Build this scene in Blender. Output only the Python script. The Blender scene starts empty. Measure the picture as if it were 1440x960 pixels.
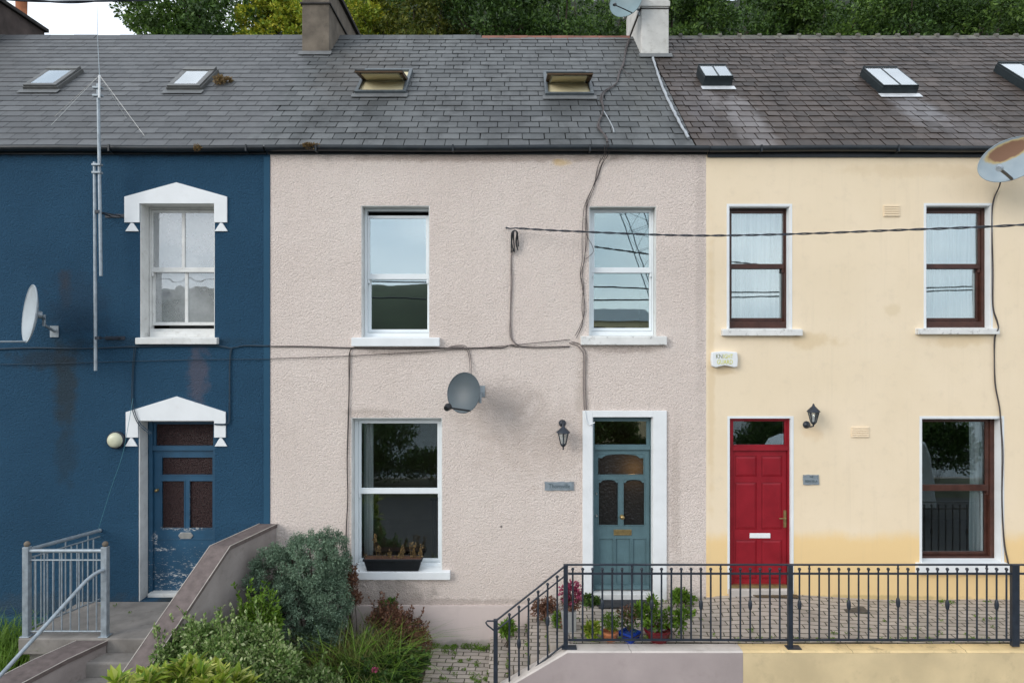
import bpy, math, random
import numpy as np
from mathutils import Vector, Matrix
random.seed(7); RNG = np.random.default_rng(7)
R = math.radians
S = bpy.context.scene
COL = S.collection

# ------------------------------------------------------------------ camera
EYE = 3.65; DW = 9.6; F = 960.0
cam = bpy.data.cameras.new('camera'); cam.lens = 24; cam.sensor_width = 36
cam.clip_end = 6000; cam.clip_start = 0.05
co = bpy.data.objects.new('camera', cam); COL.objects.link(co)
co.location = (0, -DW, EYE); co.rotation_euler = (R(90), 0, 0); S.camera = co

# ------------------------------------------------------------------ world
SUN_EL, SUN_AZ = R(24), R(-130)      # azimuth measured from +Y towards +X
W = bpy.data.worlds.new('World'); S.world = W; W.use_nodes = True
nt = W.node_tree; nt.nodes.clear()
out = nt.nodes.new('ShaderNodeOutputWorld'); bg = nt.nodes.new('ShaderNodeBackground')
sky = nt.nodes.new('ShaderNodeTexSky'); sky.sky_type = 'NISHITA'; sky.sun_disc = False
sky.sun_elevation = SUN_EL; sky.sun_rotation = SUN_AZ
tc = nt.nodes.new('ShaderNodeTexCoord'); mp = nt.nodes.new('ShaderNodeMapping')
mp.inputs['Scale'].default_value = (1, 1, 3.2)
no = nt.nodes.new('ShaderNodeTexNoise'); no.inputs['Scale'].default_value = 2.1
no.inputs['Detail'].default_value = 6
cr = nt.nodes.new('ShaderNodeValToRGB')
cr.color_ramp.elements[0].position = 0.36; cr.color_ramp.elements[0].color = (.52, .60, .68, 1)
cr.color_ramp.elements[1].position = 0.66; cr.color_ramp.elements[1].color = (1, 1, 1, 1)
sc = nt.nodes.new('ShaderNodeMix'); sc.data_type = 'RGBA'; sc.blend_type = 'MULTIPLY'
sc.inputs[0].default_value = 1; sc.inputs[7].default_value = (15.0, 15.4, 16.0, 1)
mx = nt.nodes.new('ShaderNodeMix'); mx.data_type = 'RGBA'; mx.inputs[0].default_value = .85
nt.links.new(tc.outputs['Generated'], mp.inputs[0]); nt.links.new(mp.outputs[0], no.inputs['Vector'])
nt.links.new(no.outputs['Fac'], cr.inputs[0]); nt.links.new(cr.outputs[0], sc.inputs[6])
nt.links.new(sky.outputs[0], mx.inputs[6]); nt.links.new(sc.outputs[2], mx.inputs[7])
nt.links.new(mx.outputs[2], bg.inputs[0]); bg.inputs[1].default_value = .10
nt.links.new(bg.outputs[0], out.inputs[0])

# ------------------------------------------------------------------ sun (thin overcast)
sl = bpy.data.lights.new('sun', 'SUN'); sl.energy = 1.4; sl.angle = R(30); sl.color = (1, .955, .89)
so = bpy.data.objects.new('sun', sl); COL.objects.link(so)
sd = Vector((math.sin(SUN_AZ)*math.cos(SUN_EL), math.cos(SUN_AZ)*math.cos(SUN_EL), math.sin(SUN_EL)))
so.rotation_euler = (-sd).to_track_quat('-Z', 'Y').to_euler(); so.location = sd*30
S.view_settings.view_transform = 'Standard'; S.view_settings.look = 'None'
S.view_settings.exposure = 0.22; S.view_settings.gamma = 1; S.view_settings.use_curve_mapping = False
S.render.engine = 'CYCLES'
S.cycles.transparent_max_bounces = 24

# ------------------------------------------------------------------ measuring helpers
def P(px, py, y=0.0):
    d = DW + y
    return Vector(((px-720)*d/F, y, EYE + (480-py)*d/F))
Y0R, Z0R, TR = -0.05, 6.385, 0.849         # eave line and roof pitch
CR, SR = 1/math.hypot(1, TR), TR/math.hypot(1, TR)
YR = 3.73; ZR = Z0R + (YR-Y0R)*TR; LR = (YR-Y0R)/CR
def roof(px, py):
    k = (480-py)/F
    d = ((DW+Y0R)*TR - (Z0R-EYE))/(TR-k)
    return (px-720)*d/F, (d-DW-Y0R)/CR      # x, distance up the slope
def rp(x, s, lift=0.0):
    return Vector((x, Y0R + s*CR - lift*SR, Z0R + s*SR + lift*CR))

# ------------------------------------------------------------------ object helpers
WORG = {}
def setp(o, label=None, cat=None, group=None, kind=None):
    if label: o['label'] = label
    if cat: o['category'] = cat
    if group: o['group'] = group
    if kind: o['kind'] = kind
    return o
def thing(name, loc, label, cat, group=None):
    o = bpy.data.objects.new(name, None); COL.objects.link(o); o.location = loc
    o.empty_display_size = .2
    WORG[o.name] = Vector(loc); return setp(o, label, cat, group)

class MB:
    def __init__(s): s.v = []; s.f = []; s.sm = []
    def add(s, vs, fs, smooth=False):
        b = len(s.v); s.v += [tuple(v) for v in vs]
        s.f += [tuple(i+b for i in f) for f in fs]; s.sm += [smooth]*len(fs); return s
    def box(s, x0, x1, y0, y1, z0, z1):
        vs = [(x, y, z) for z in (z0, z1) for y in (y0, y1) for x in (x0, x1)]
        return s.add(vs, [(0,2,3,1),(4,5,7,6),(0,1,5,4),(2,6,7,3),(0,4,6,2),(1,3,7,5)])
    def hexa(s, a, b):          # two loops of four points
        return s.add(list(a)+list(b), [(3,2,1,0),(4,5,6,7),(0,1,5,4),(1,2,6,5),(2,3,7,6),(3,0,4,7)])
    def prism(s, pts, y0, y1):  # outline in (x,z), extruded along y
        n = len(pts); vs = [(x, y0, z) for x, z in pts] + [(x, y1, z) for x, z in pts]
        fs = [tuple(range(n)), tuple(range(2*n-1, n-1, -1))]
        fs += [(i, i+n, (i+1) % n+n, (i+1) % n) for i in range(n)]
        return s.add(vs, fs)
    def extr(s, loop, d):       # any planar loop extruded by vector d
        n = len(loop); d = Vector(d); vs = [Vector(p) for p in loop]; vs += [v+d for v in vs]
        fs = [tuple(range(n)), tuple(range(2*n-1, n-1, -1))]
        fs += [(i, i+n, (i+1) % n+n, (i+1) % n) for i in range(n)]
        return s.add(vs, fs)
    def tube(s, pts, r, n=6, r2=None, cap=True, square=False):
        pts = [Vector(p) for p in pts]; m = len(pts)
        rs = r if isinstance(r, (list, tuple)) else [r + ((r2 if r2 is not None else r)-r)*i/max(1, m-1) for i in range(m)]
        vs = []; up = None
        for i, p in enumerate(pts):
            t = (pts[min(i+1, m-1)]-pts[max(i-1, 0)]).normalized()
            if up is None: up = Vector((0, 0, 1)) if abs(t.z) < .9 else Vector((0, 1, 0))
            a = t.cross(up).normalized(); b = a.cross(t).normalized(); up = b
            for k in range(n):
                th = 2*math.pi*(k+(.5 if square else 0))/n
                vs.append(p + (a*math.cos(th)+b*math.sin(th))*rs[i])
        fs = [(i*n+k, i*n+(k+1) % n, (i+1)*n+(k+1) % n, (i+1)*n+k) for i in range(m-1) for k in range(n)]
        s.add(vs, fs, not square)
        if cap: s.add(vs[:n], [tuple(range(n-1, -1, -1))]); s.add(vs[-n:], [tuple(range(n))])
        return s
    def lathe(s, c, prof, n=16, ax='z', smooth=True):   # prof: (radius, height)
        vs = []
        for r, h in prof:
            for k in range(n):
                th = 2*math.pi*k/n; a, b = r*math.cos(th), r*math.sin(th)
                vs.append(Vector(c) + (Vector((a, b, h)) if ax == 'z' else Vector((a, h, b))))
        m = len(prof)
        s.add(vs, [(i*n+k, i*n+(k+1) % n, (i+1)*n+(k+1) % n, (i+1)*n+k) for i in range(m-1) for k in range(n)], smooth)
        for i in (0, m-1):
            if prof[i][0] > 1e-4: s.add(vs[i*n:(i+1)*n], [tuple(range(n))])
        return s
    def ball(s, c, r, n=10, sz=1.0):
        return s.lathe(c, [(max(1e-4, r*math.sin(math.pi*i/6)), -r*sz*math.cos(math.pi*i/6)) for i in range(7)], n)
    def ring(s, o, i, y0, y1):  # (x0,x1,z0,z1) outer and inner, butted
        s.box(o[0], o[1], y0, y1, i[3], o[3]); s.box(o[0], o[1], y0, y1, o[2], i[2])
        s.box(o[0], i[0], y0, y1, i[2], i[3]); s.box(i[1], o[1], y0, y1, i[2], i[3]); return s
    def plate(s, x0, x1, z0, z1, holes, y0, y1):
        xs = sorted({x0, x1} | {h[0] for h in holes} | {h[1] for h in holes})
        zs = sorted({z0, z1} | {h[2] for h in holes} | {h[3] for h in holes})
        for a, b in zip(xs, xs[1:]):
            for c, d in zip(zs, zs[1:]):
                mxx, mz = (a+b)/2, (c+d)/2
                if mxx < x0 or mxx > x1 or mz < z0 or mz > z1: continue
                if any(h[0] < mxx < h[1] and h[2] < mz < h[3] for h in holes): continue
                s.add([(a,y0,c),(b,y0,c),(b,y0,d),(a,y0,d)], [(0,1,2,3)])
                s.add([(a,y1,c),(b,y1,c),(b,y1,d),(a,y1,d)], [(3,2,1,0)])
        for (a, b, c, d), fl in [((x0,x1,z0,z1), 0)] + [(h, 1) for h in holes]:
            q = [(a,y0,c),(b,y0,c),(b,y0,d),(a,y0,d),(a,y1,c),(b,y1,c),(b,y1,d),(a,y1,d)]
            s.add(q, [(0,4,5,1),(1,5,6,2),(2,6,7,3),(3,7,4,0)] if not fl else [(1,5,4,0),(2,6,5,1),(3,7,6,2),(0,4,7,3)])
        return s
    def build(s, name, mat, parent=None, org=None, bevel=0, merge=False):
        if parent is not None: o3 = WORG[parent.name]
        elif org is not None: o3 = Vector(org)
        else:
            a = np.array(s.v); o3 = Vector(((a[:,0].min()+a[:,0].max())/2, (a[:,1].min()+a[:,1].max())/2, a[:,2].min()))
        me = bpy.data.meshes.new(name)
        me.from_pydata([(v[0]-o3.x, v[1]-o3.y, v[2]-o3.z) for v in s.v], [], s.f)
        me.polygons.foreach_set('use_smooth', s.sm)
        me.materials.append(mat); me.update()
        o = bpy.data.objects.new(name, me); COL.objects.link(o)
        if parent is not None: o.parent = parent
        else: o.location = o3
        WORG[o.name] = o3
        if bevel:
            m = o.modifiers.new('bevel', 'BEVEL'); m.width = bevel; m.segments = 2; m.limit_method = 'ANGLE'; m.angle_limit = R(40)
        return o

def fast(name, V, nper, mat, parent=None, org=None):
    """numpy leaf mesh: V (n, nper, 3) -> one ngon each"""
    n = len(V); o3 = WORG[parent.name] if parent is not None else Vector(org)
    v = (V.reshape(-1, 3) - np.array(o3)).astype(np.float32)
    me = bpy.data.meshes.new(name); me.vertices.add(len(v)); me.vertices.foreach_set('co', v.ravel())
    me.loops.add(len(v)); me.loops.foreach_set('vertex_index', np.arange(len(v), dtype=np.int32))
    me.polygons.add(n); me.polygons.foreach_set('loop_start', np.arange(n, dtype=np.int32)*nper)
    me.polygons.foreach_set('loop_total', np.full(n, nper, dtype=np.int32))
    me.materials.append(mat); me.update(); me.validate()
    o = bpy.data.objects.new(name, me); COL.objects.link(o)
    if parent is not None: o.parent = parent
    else: o.location = o3
    WORG[o.name] = o3
    return o

# ------------------------------------------------------------------ material helpers
class NT:
    def __init__(s, name):
        s.m = bpy.data.materials.new(name); s.m.use_nodes = True; s.t = s.m.node_tree; s.t.nodes.clear()
        s.o = s.n('ShaderNodeOutputMaterial')
    def n(s, ty, **kw):
        x = s.t.nodes.new(ty)
        for k, v in kw.items(): setattr(x, k, v)
        return x
    def put(s, sock, v):
        if isinstance(v, bpy.types.NodeSocket): s.t.links.new(v, sock)
        elif isinstance(v, (tuple, list)) and len(v) == 3 and sock.type == 'RGBA': sock.default_value = (*v, 1)
        else: sock.default_value = v
    def math(s, op, a, b=0.0, c=None, clamp=False):
        x = s.n('ShaderNodeMath', operation=op, use_clamp=clamp); s.put(x.inputs[0], a); s.put(x.inputs[1], b)
        if c is not None: s.put(x.inputs[2], c)
        return x.outputs[0]
    def mix(s, f, a, b, mode='MIX'):
        x = s.n('ShaderNodeMix', data_type='RGBA', blend_type=mode); s.put(x.inputs[0], f); s.put(x.inputs[6], a); s.put(x.inputs[7], b)
        return x.outputs[2]
    def noise(s, scale, detail=4, rough=.55, vec=None, stretch=None):
        x = s.n('ShaderNodeTexNoise'); x.inputs['Scale'].default_value = scale
        x.inputs['Detail'].default_value = detail; x.inputs['Roughness'].default_value = rough
        v = vec if vec is not None else s.pos()
        if stretch:
            mpp = s.n('ShaderNodeMapping'); mpp.inputs['Scale'].default_value = stretch
            s.t.links.new(v, mpp.inputs[0]); v = mpp.outputs[0]
        s.t.links.new(v, x.inputs['Vector']); return x.outputs['Fac']
    def pos(s):
        if not hasattr(s, '_p'): s._p = s.n('ShaderNodeNewGeometry')
        return s._p.outputs['Position']
    def island(s):
        s.pos(); return s._p.outputs['Random Per Island']
    def xyz(s):
        if not hasattr(s, '_x'): s._x = s.n('ShaderNodeSeparateXYZ'); s.t.links.new(s.pos(), s._x.inputs[0])
        return s._x.outputs
    def ramp(s, f, stops):
        x = s.n('ShaderNodeValToRGB'); e = x.color_ramp.elements
        while len(e) < len(stops): e.new(.5)
        for i, (p, c) in enumerate(stops):
            e[i].position = p; e[i].color = (*c, 1) if isinstance(c, tuple) else (c, c, c, 1)
        s.put(x.inputs[0], f); return x.outputs[0]
    def step(s, f, a, b):
        x = s.n('ShaderNodeMapRange', interpolation_type='SMOOTHSTEP')
        s.put(x.inputs[0], f); x.inputs[1].default_value = a; x.inputs[2].default_value = b; return x.outputs[0]
    def spot(s, cx, cz, sx, sz, wob=.7, nscale=6, axes=(0, 2)):
        """a stain or painted shadow with its own shape: 1 inside an uneven ellipse on the wall"""
        q = s.xyz()
        a = s.math('DIVIDE', s.math('SUBTRACT', q[axes[0]], cx), sx); b = s.math('DIVIDE', s.math('SUBTRACT', q[axes[1]], cz), sz)
        r = s.math('SQRT', s.math('ADD', s.math('MULTIPLY', a, a), s.math('MULTIPLY', b, b)))
        r = s.math('ADD', r, s.math('MULTIPLY', s.math('SUBTRACT', s.noise(nscale, 5), .5), wob*2))
        return s.math('SUBTRACT', 1.0, s.step(r, .35, 1.0))
    def bump(s, h, strength=.4, dist=.01, prev=None):
        x = s.n('ShaderNodeBump'); x.inputs['Strength'].default_value = strength; x.inputs['Distance'].default_value = dist
        s.put(x.inputs['Height'], h)
        if prev is not None: s.t.links.new(prev, x.inputs['Normal'])
        return x.outputs[0]
    def bsdf(s, col, rough=.8, nrm=None, metal=0.0, spec=.5, **kw):
        x = s.n('ShaderNodeBsdfPrincipled'); s.put(x.inputs['Base Color'], col); s.put(x.inputs['Roughness'], rough)
        s.put(x.inputs['Metallic'], metal); s.put(x.inputs['Specular IOR Level'], spec)
        if nrm is not None: s.t.links.new(nrm, x.inputs['Normal'])
        for k, v in kw.items(): s.put(x.inputs[k], v)
        return x.outputs[0]
    def done(s, sh):
        s.t.links.new(sh, s.o.inputs[0]); return s.m

def simple(name, c, rough=.7, var=.15, scale=6, bump=.15, bscale=60, metal=0.0, spec=.4, c2=None, dirt=0.0, dirtc=(.12,.10,.08)):
    t = NT(name)
    k = t.noise(scale, 5)
    a = tuple(x*(1-var) for x in c); b = c2 or tuple(min(1, x*(1+var)) for x in c)
    col = t.ramp(k, [(.3, a), (.7, b)])
    if dirt:
        dm = t.math('MULTIPLY', t.step(t.noise(scale*2.3, 8, .7), .52, .72), dirt)
        col = t.mix(dm, col, dirtc)
    nr = t.bump(t.noise(bscale, 3), bump, .004)
    return t.done(t.bsdf(col, t.math('ADD', rough-.06, t.math('MULTIPLY', k, .12)), nr, metal, spec))

# ------------------------------------------------------------------ materials
M = {}
def px_x(px): return (px-720)/100.0
def px_z(py): return EYE + (480-py)/100.0
def roughcast(name, base, lo, hi, stains_and_shade, rough_amt=.9, smooth=False, extra=None):
    t = NT(name)
    big = t.noise(.7, 5); med = t.noise(5, 6, .65); fine = t.noise(52, 4, .65)
    col = t.ramp(big, [(.3, lo), (.5, base), (.72, hi)])
    col = t.mix(t.math('MULTIPLY', t.step(med, .5, .75), .28), col, tuple(x*.78 for x in base))
    if not smooth:
        col = t.mix(t.math('MULTIPLY', t.math('SUBTRACT', 1, t.step(fine, .36, .56)), .42), col, tuple(x*.52 for x in base))
    if extra: col = extra(t, col)
    col = t.mix(t.math('MULTIPLY', t.step(t.noise(1.6, 6, .7, stretch=(6, 1, .3)), .5, .8), .16), col, tuple(x*.6 for x in base))
    for (x, y, sx, sy, c, amt, wob) in stains_and_shade:
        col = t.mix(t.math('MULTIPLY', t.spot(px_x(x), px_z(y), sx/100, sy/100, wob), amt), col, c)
    if smooth:
        nr = t.bump(t.noise(9, 5), .25, .01); nr = t.bump(t.noise(90, 3), .12, .003, nr)
    else:
        v = t.n('ShaderNodeTexVoronoi'); v.inputs['Scale'].default_value = 50; v.feature = 'F1'
        wv = t.n('ShaderNodeVectorMath', operation='ADD'); t.t.links.new(t.pos(), wv.inputs[0])
        nn = t.n('ShaderNodeTexNoise'); nn.inputs['Scale'].default_value = 22; t.t.links.new(t.pos(), nn.inputs['Vector'])
        vs = t.n('ShaderNodeVectorMath', operation='SCALE'); t.t.links.new(nn.outputs['Color'], vs.inputs[0]); vs.inputs['Scale'].default_value = .065
        t.t.links.new(vs.outputs[0], wv.inputs[1]); t.t.links.new(wv.outputs[0], v.inputs['Vector'])
        h = t.math('ADD', t.math('MULTIPLY', v.outputs['Distance'], -.6), t.math('ADD', t.math('MULTIPLY', fine, .8), t.math('MULTIPLY', t.noise(30, 4, .7), 1.0)))
        nr = t.bump(h, .9, .018); nr = t.bump(t.noise(3.0, 4), .3, .04, nr)
    return t.done(t.bsdf(col, .88, nr, 0, .25))

BL = (.020, .071, .131)
M['blue'] = roughcast('blue_roughcast', BL, (.017,.062,.116), (.024,.080,.145), [
    (92, 545, 24, 85, (.030,.032,.026), .6, .6), (92, 405, 13, 36, (.045,.042,.045), .7, .8), (92, 640, 22, 60, (.02,.045,.07), .6, .8),
    (278, 525, 20, 55, (.15,.11,.12), .42, .8), (70, 505, 75, 20, (.022,.030,.038), .6, .7), (110, 430, 60, 60, (.018,.05,.09), .7, .8),  # last patch paints the pale dish's cast shadow into the wall colour
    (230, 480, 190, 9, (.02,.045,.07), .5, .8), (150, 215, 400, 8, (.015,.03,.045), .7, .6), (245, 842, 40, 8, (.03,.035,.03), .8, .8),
    (90, 850, 150, 22, (.05,.07,.09), .5, .8)])
M['blue_smooth'] = roughcast('blue_smooth', (.022,.077,.135), (.019,.070,.125), (.026,.086,.15), [], smooth=True)
PK = (.80, .69, .625)
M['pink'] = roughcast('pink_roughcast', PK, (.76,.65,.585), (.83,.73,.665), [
    (712, 560, 60, 34, (0.390,0.319,0.280), .34, .9), (700, 590, 70, 45, (0.520,0.429,0.377), .3, .9), (770, 620, 110, 70, (0.572,0.468,0.403), .35, 1.0),  # first patch is a dark stain plus the charcoal dish's shadow, painted in
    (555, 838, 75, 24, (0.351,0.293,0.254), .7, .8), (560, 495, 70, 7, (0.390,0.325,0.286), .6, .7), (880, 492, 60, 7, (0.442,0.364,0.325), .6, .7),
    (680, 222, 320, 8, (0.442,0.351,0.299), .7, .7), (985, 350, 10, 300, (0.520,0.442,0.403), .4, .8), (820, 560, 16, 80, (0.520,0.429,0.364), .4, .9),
    (950, 700, 10, 140, (0.494,0.416,0.364), .45, .9), (790, 228, 18, 8, (0.715,0.468,0.130), .5, .8), (520, 580, 60, 8, (0.468,0.390,0.338), .5, .8),
    (600, 846, 260, 7, (0.429,0.351,0.312), .6, .7), (705, 740, 2.5, 2.5, (0.078,0.065,0.065), .8, .6)], .8)
M['pink_smooth'] = roughcast('pink_smooth', (.61,.515,.48), (.57,.48,.445), (.65,.55,.515), [
    (655, 905, 80, 9, (.2,.19,.15), .5, .8)], smooth=True)
def yel_extra(t, col):
    z = t.xyz()[2]; e = t.math('ADD', z, t.math('MULTIPLY', t.math('SUBTRACT', t.noise(1.7, 8, .7, stretch=(1, 1, .6)), .5), .34))
    m = t.math('SUBTRACT', 1, t.step(e, px_z(764), px_z(742)))
    f = t.math('ADD', .55, t.math('MULTIPLY', m, 0.0))
    return t.mix(t.math('MULTIPLY', m, .9), col, (.84, .60, .29))
M['yellow'] = roughcast('yellow_render', (.83,.69,.50), (.80,.66,.47), (.86,.72,.535), [
    (1140, 480, 50, 14, (.66,.49,.27), .45, .9), (1350, 478, 60, 12, (.66,.49,.27), .4, .9), (1254, 436, 16, 12, (.70,.56,.36), .5, 1.0),
    (1190, 840, 240, 5, (.42,.33,.16), .55, .9), (1000, 520, 7, 260, (.70,.53,.31), .45, .7), (1020, 522, 22, 7, (.62,.46,.26), .5, .8),
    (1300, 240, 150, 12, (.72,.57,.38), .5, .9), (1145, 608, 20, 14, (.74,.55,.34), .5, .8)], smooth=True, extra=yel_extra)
M['blue_yard'] = simple('warm_grey_render', (.33,.29,.275), .9, .2, 2.5, .4, 60, dirt=.35)
M['cap'] = simple('brown_granite_coping', (.145,.115,.108), .85, .25, 12, .5, 80, dirt=.4)
M['cap_edge'] = simple('pale_coping_edge', (.52,.47,.42), .85, .2, 6, .3)
def joints(mname, step_, col):
    mt = M[mname]; nt_ = mt.node_tree; bs = [n for n in nt_.nodes if n.type == 'BSDF_PRINCIPLED'][0]
    src = bs.inputs['Base Color'].links[0].from_socket
    g = nt_.nodes.new('ShaderNodeNewGeometry'); sx = nt_.nodes.new('ShaderNodeSeparateXYZ'); nt_.links.new(g.outputs['Position'], sx.inputs[0])
    n_ = nt_.nodes.new('ShaderNodeTexNoise'); n_.inputs['Scale'].default_value = 7; nt_.links.new(g.outputs['Position'], n_.inputs['Vector'])
    a_ = nt_.nodes.new('ShaderNodeMath'); a_.operation = 'MULTIPLY_ADD'; nt_.links.new(n_.outputs['Fac'], a_.inputs[0]); a_.inputs[1].default_value = .06; nt_.links.new(sx.outputs[0], a_.inputs[2])
    m_ = nt_.nodes.new('ShaderNodeMath'); m_.operation = 'PINGPONG'; nt_.links.new(a_.outputs[0], m_.inputs[0]); m_.inputs[1].default_value = step_
    l_ = nt_.nodes.new('ShaderNodeMath'); l_.operation = 'LESS_THAN'; nt_.links.new(m_.outputs[0], l_.inputs[0]); l_.inputs[1].default_value = .0035
    x_ = nt_.nodes.new('ShaderNodeMix'); x_.data_type = 'RGBA'; nt_.links.new(l_.outputs[0], x_.inputs[0]); nt_.links.new(src, x_.inputs[6]); x_.inputs[7].default_value = (*col, 1)
    nt_.links.new(x_.outputs[2], bs.inputs['Base Color'])
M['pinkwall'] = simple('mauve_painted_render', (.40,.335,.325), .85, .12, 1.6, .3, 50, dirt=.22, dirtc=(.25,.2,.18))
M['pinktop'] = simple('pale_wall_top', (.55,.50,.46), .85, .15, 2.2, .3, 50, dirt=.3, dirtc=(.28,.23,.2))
M['yelwall'] = simple('ochre_painted_render', (.66,.52,.31), .85, .14, 1.8, .3, 50, dirt=.35, dirtc=(.42,.33,.2))
M['yeltop'] = simple('stained_yellow_top', (.70,.53,.28), .85, .15, 2.6, .4, 50, dirt=.75, dirtc=(.26,.2,.12))
joints('pinktop', .72, (.24,.21,.19)); joints('yeltop', .68, (.28,.2,.11))
M['white'] = simple('white_paint', (.78,.80,.81), .55, .05, 3, .2, 40, dirt=.10, dirtc=(.45,.42,.36))
M['white_old'] = simple('weathered_white_paint', (.70,.70,.68), .65, .10, 5, .45, 45, dirt=.35, dirtc=(.33,.29,.24))
M['upvc'] = simple('white_plastic_frame', (.78,.82,.84), .35, .03, 3, .05, 40, dirt=.06)
M['sill_stain'] = simple('lichen_stained_sill', (.72,.72,.70), .75, .08, 5, .4, 60, dirt=.8, dirtc=(.16,.15,.14))
M['brown'] = simple('brown_window_frame', (.062,.024,.017), .35, .3, 9, .15, 50)
M['red'] = simple('red_door_paint', (.26,.011,.020), .42, .16, 4, .2, 60, spec=.3, dirt=.18, dirtc=(.11,.012,.016))
def woodpaint(name, c, peel, zlo, zhi, under=(.70,.68,.64), amt=.06, chips=()):
    t = NT(name); z = t.xyz()[2]
    k = t.noise(5, 6); g = t.noise(11, 6, .6, stretch=(6, 6, .35))
    col = t.ramp(k, [(.3, tuple(x*.86 for x in c)), (.7, tuple(x*1.12 for x in c))])
    col = t.mix(t.math('MULTIPLY', t.step(g, .55, .75), .3), col, tuple(x*.7 for x in c))
    pe = t.noise(26, 6, .75, stretch=(.45, 1, 2.2)); zz = t.step(z, zhi, zlo)
    m = t.step(t.math('ADD', pe, t.math('MULTIPLY', zz, amt)), peel, peel+.02)
    m = t.math('MULTIPLY', m, zz)
    for (x, y, sx, sy) in chips:
        m = t.math('MAXIMUM', m, t.math('MULTIPLY', t.spot(px_x(x)*1.028, EYE+(480-y)*.01028, sx/100, sy/100, .9, 14), t.step(t.noise(38, 5, .8, stretch=(.5, 1, 1.6)), .52, .57)))
    col = t.mix(m, col, under)
    nr = t.bump(g, .25, .004); nr = t.bump(m, -.3, .003, nr)
    return t.done(t.bsdf(col, t.math('ADD', .42, t.math('MULTIPLY', m, .4)), nr, 0, .45))
M['blue_door'] = woodpaint('peeling_blue_paint', (.022,.082,.150), .632, .15, 1.15, amt=.05, chips=((262, 743, 42, 4), (280, 796, 22, 6), (245, 808, 32, 4), (219, 758, 5, 14), (228, 772, 22, 3), (260, 821, 40, 4), (230, 705, 2, 40), (268, 705, 2, 40)))
M['teal'] = woodpaint('teal_grey_paint', (.092,.160,.180), .72, .0, .5, (.05,.05,.05), .09)
M['brass'] = simple('brass', (.38,.28,.13), .42, .2, 20, .1, metal=.85)
M['chrome'] = simple('dull_steel', (.50,.50,.48), .35, .1, 20, .1, metal=.7)
M['galv'] = simple('galvanised_steel', (.31,.355,.39), .5, .22, 14, .12, 60, metal=.35, dirt=.15, dirtc=(.25,.27,.28))
M['iron'] = simple('blue_black_iron_paint', (.022,.029,.042), .42, .25, 10, .25, 90)
M['black'] = simple('black_plastic', (.014,.016,.019), .42, .2, 10, .1)
M['gutter'] = simple('black_gutter', (.014,.019,.024), .38, .35, 3, .12, 30, dirt=.3, dirtc=(.06,.055,.045))
M['cable'] = simple('weathered_cable', (.075,.062,.060), .7, .3, 8, .1)
M['cable_grey'] = simple('paint_covered_cable', (.22,.185,.175), .75, .2, 8, .1)
M['cable_blue'] = simple('blue_painted_cable', (.018,.042,.068), .6, .2, 8, .1)
M['string'] = simple('teal_string', (.06,.20,.25), .6, .1, 8, .1)
M['slate_sign'] = simple('blue_grey_slate', (.22,.26,.29), .6, .2, 16, .5, 50)
M['letters'] = simple('dark_engraving', (.07,.11,.125), .7, .1)
M['lemon'] = simple('faded_yellow_lettering', (.62,.60,.06), .6, .15, 30)
M['dark_lemon'] = simple('faded_dark_lettering', (.22,.24,.10), .6, .2, 30)
M['grey_dish'] = simple('charcoal_dish', (.070,.092,.105), .42, .12, 3, .05)
M['pale_dish'] = simple('pale_grey_dish', (.42,.47,.50), .5, .10, 3, .05, dirt=.25, dirtc=(.25,.22,.16))
M['mesh_dish'] = simple('teal_grey_dish', (.17,.24,.26), .45, .10, 3, .05)
t = NT('rusty_dish'); t0 = t.noise(4, 5)
c = t.ramp(t0, [(.3, (.26,.32,.36)), (.7, (.33,.39,.42))])
q = t.xyz()
def rust_spot(cx, cz, sx, sz, rot=0, wob=.35, nsc=5):
    a = t.math('SUBTRACT', q[0], cx); b = t.math('SUBTRACT', q[2], cz)
    u = t.math('ADD', t.math('MULTIPLY', a, math.cos(rot)/sx), t.math('MULTIPLY', b, math.sin(rot)/sx))
    v = t.math('ADD', t.math('MULTIPLY', a, -math.sin(rot)/sz), t.math('MULTIPLY', b, math.cos(rot)/sz))
    r = t.math('SQRT', t.math('ADD', t.math('MULTIPLY', u, u), t.math('MULTIPLY', v, v)))
    return t.math('ADD', r, t.math('MULTIPLY', t.math('SUBTRACT', t.noise(nsc, 5), .5), wob*2))
_pc = P(1421, 211, -.55)
rr = rust_spot(_pc.x, _pc.z, .27, .115, R(24), .28, 9)
c = t.mix(t.math('SUBTRACT', 1, t.step(rr, .95, 1.15)), c, (.42,.33,.16))
c = t.mix(t.math('SUBTRACT', 1, t.step(rr, .78, .98)), c, (.20,.105,.062))
M['rusty_dish'] = t.done(t.bsdf(c, .6, t.bump(t0, .1, .01), .1, .4))
M['concrete'] = simple('grey_concrete', (.245,.225,.205), .92, .25, 3, .5, 50, dirt=.45)
M['lead'] = simple('lead_flashing', (.36,.38,.40), .55, .15, 10, .3, 30, metal=.2)
M['skyflash'] = simple('dull_flashing', (.135,.14,.142), .6, .15, 8, .2)
M['lead_new'] = simple('bright_lead_apron', (.62,.64,.66), .5, .12, 10, .3, 30, metal=.2)
M['skyframe'] = simple('grey_aluminium_cladding', (.13,.13,.125), .45, .2, 10, .1, metal=.3)
M['skysteel'] = simple('blue_grey_steel', (.085,.10,.11), .45, .2, 10, .1)
M['skydark'] = simple('dark_skylight_frame', (.018,.026,.030), .4, .25, 12, .1)
M['skywood'] = simple('varnished_pine', (.085,.048,.022), .45, .25, 16, .1)
M['blind'] = simple('cream_blind', (.62,.55,.36), .8, .08, 3, .1)
M['chim1'] = simple('grey_chimney_render', (.150,.125,.098), .95, .35, 3.2, .6, 60, dirt=.55, dirtc=(.08,.07,.055))
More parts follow.
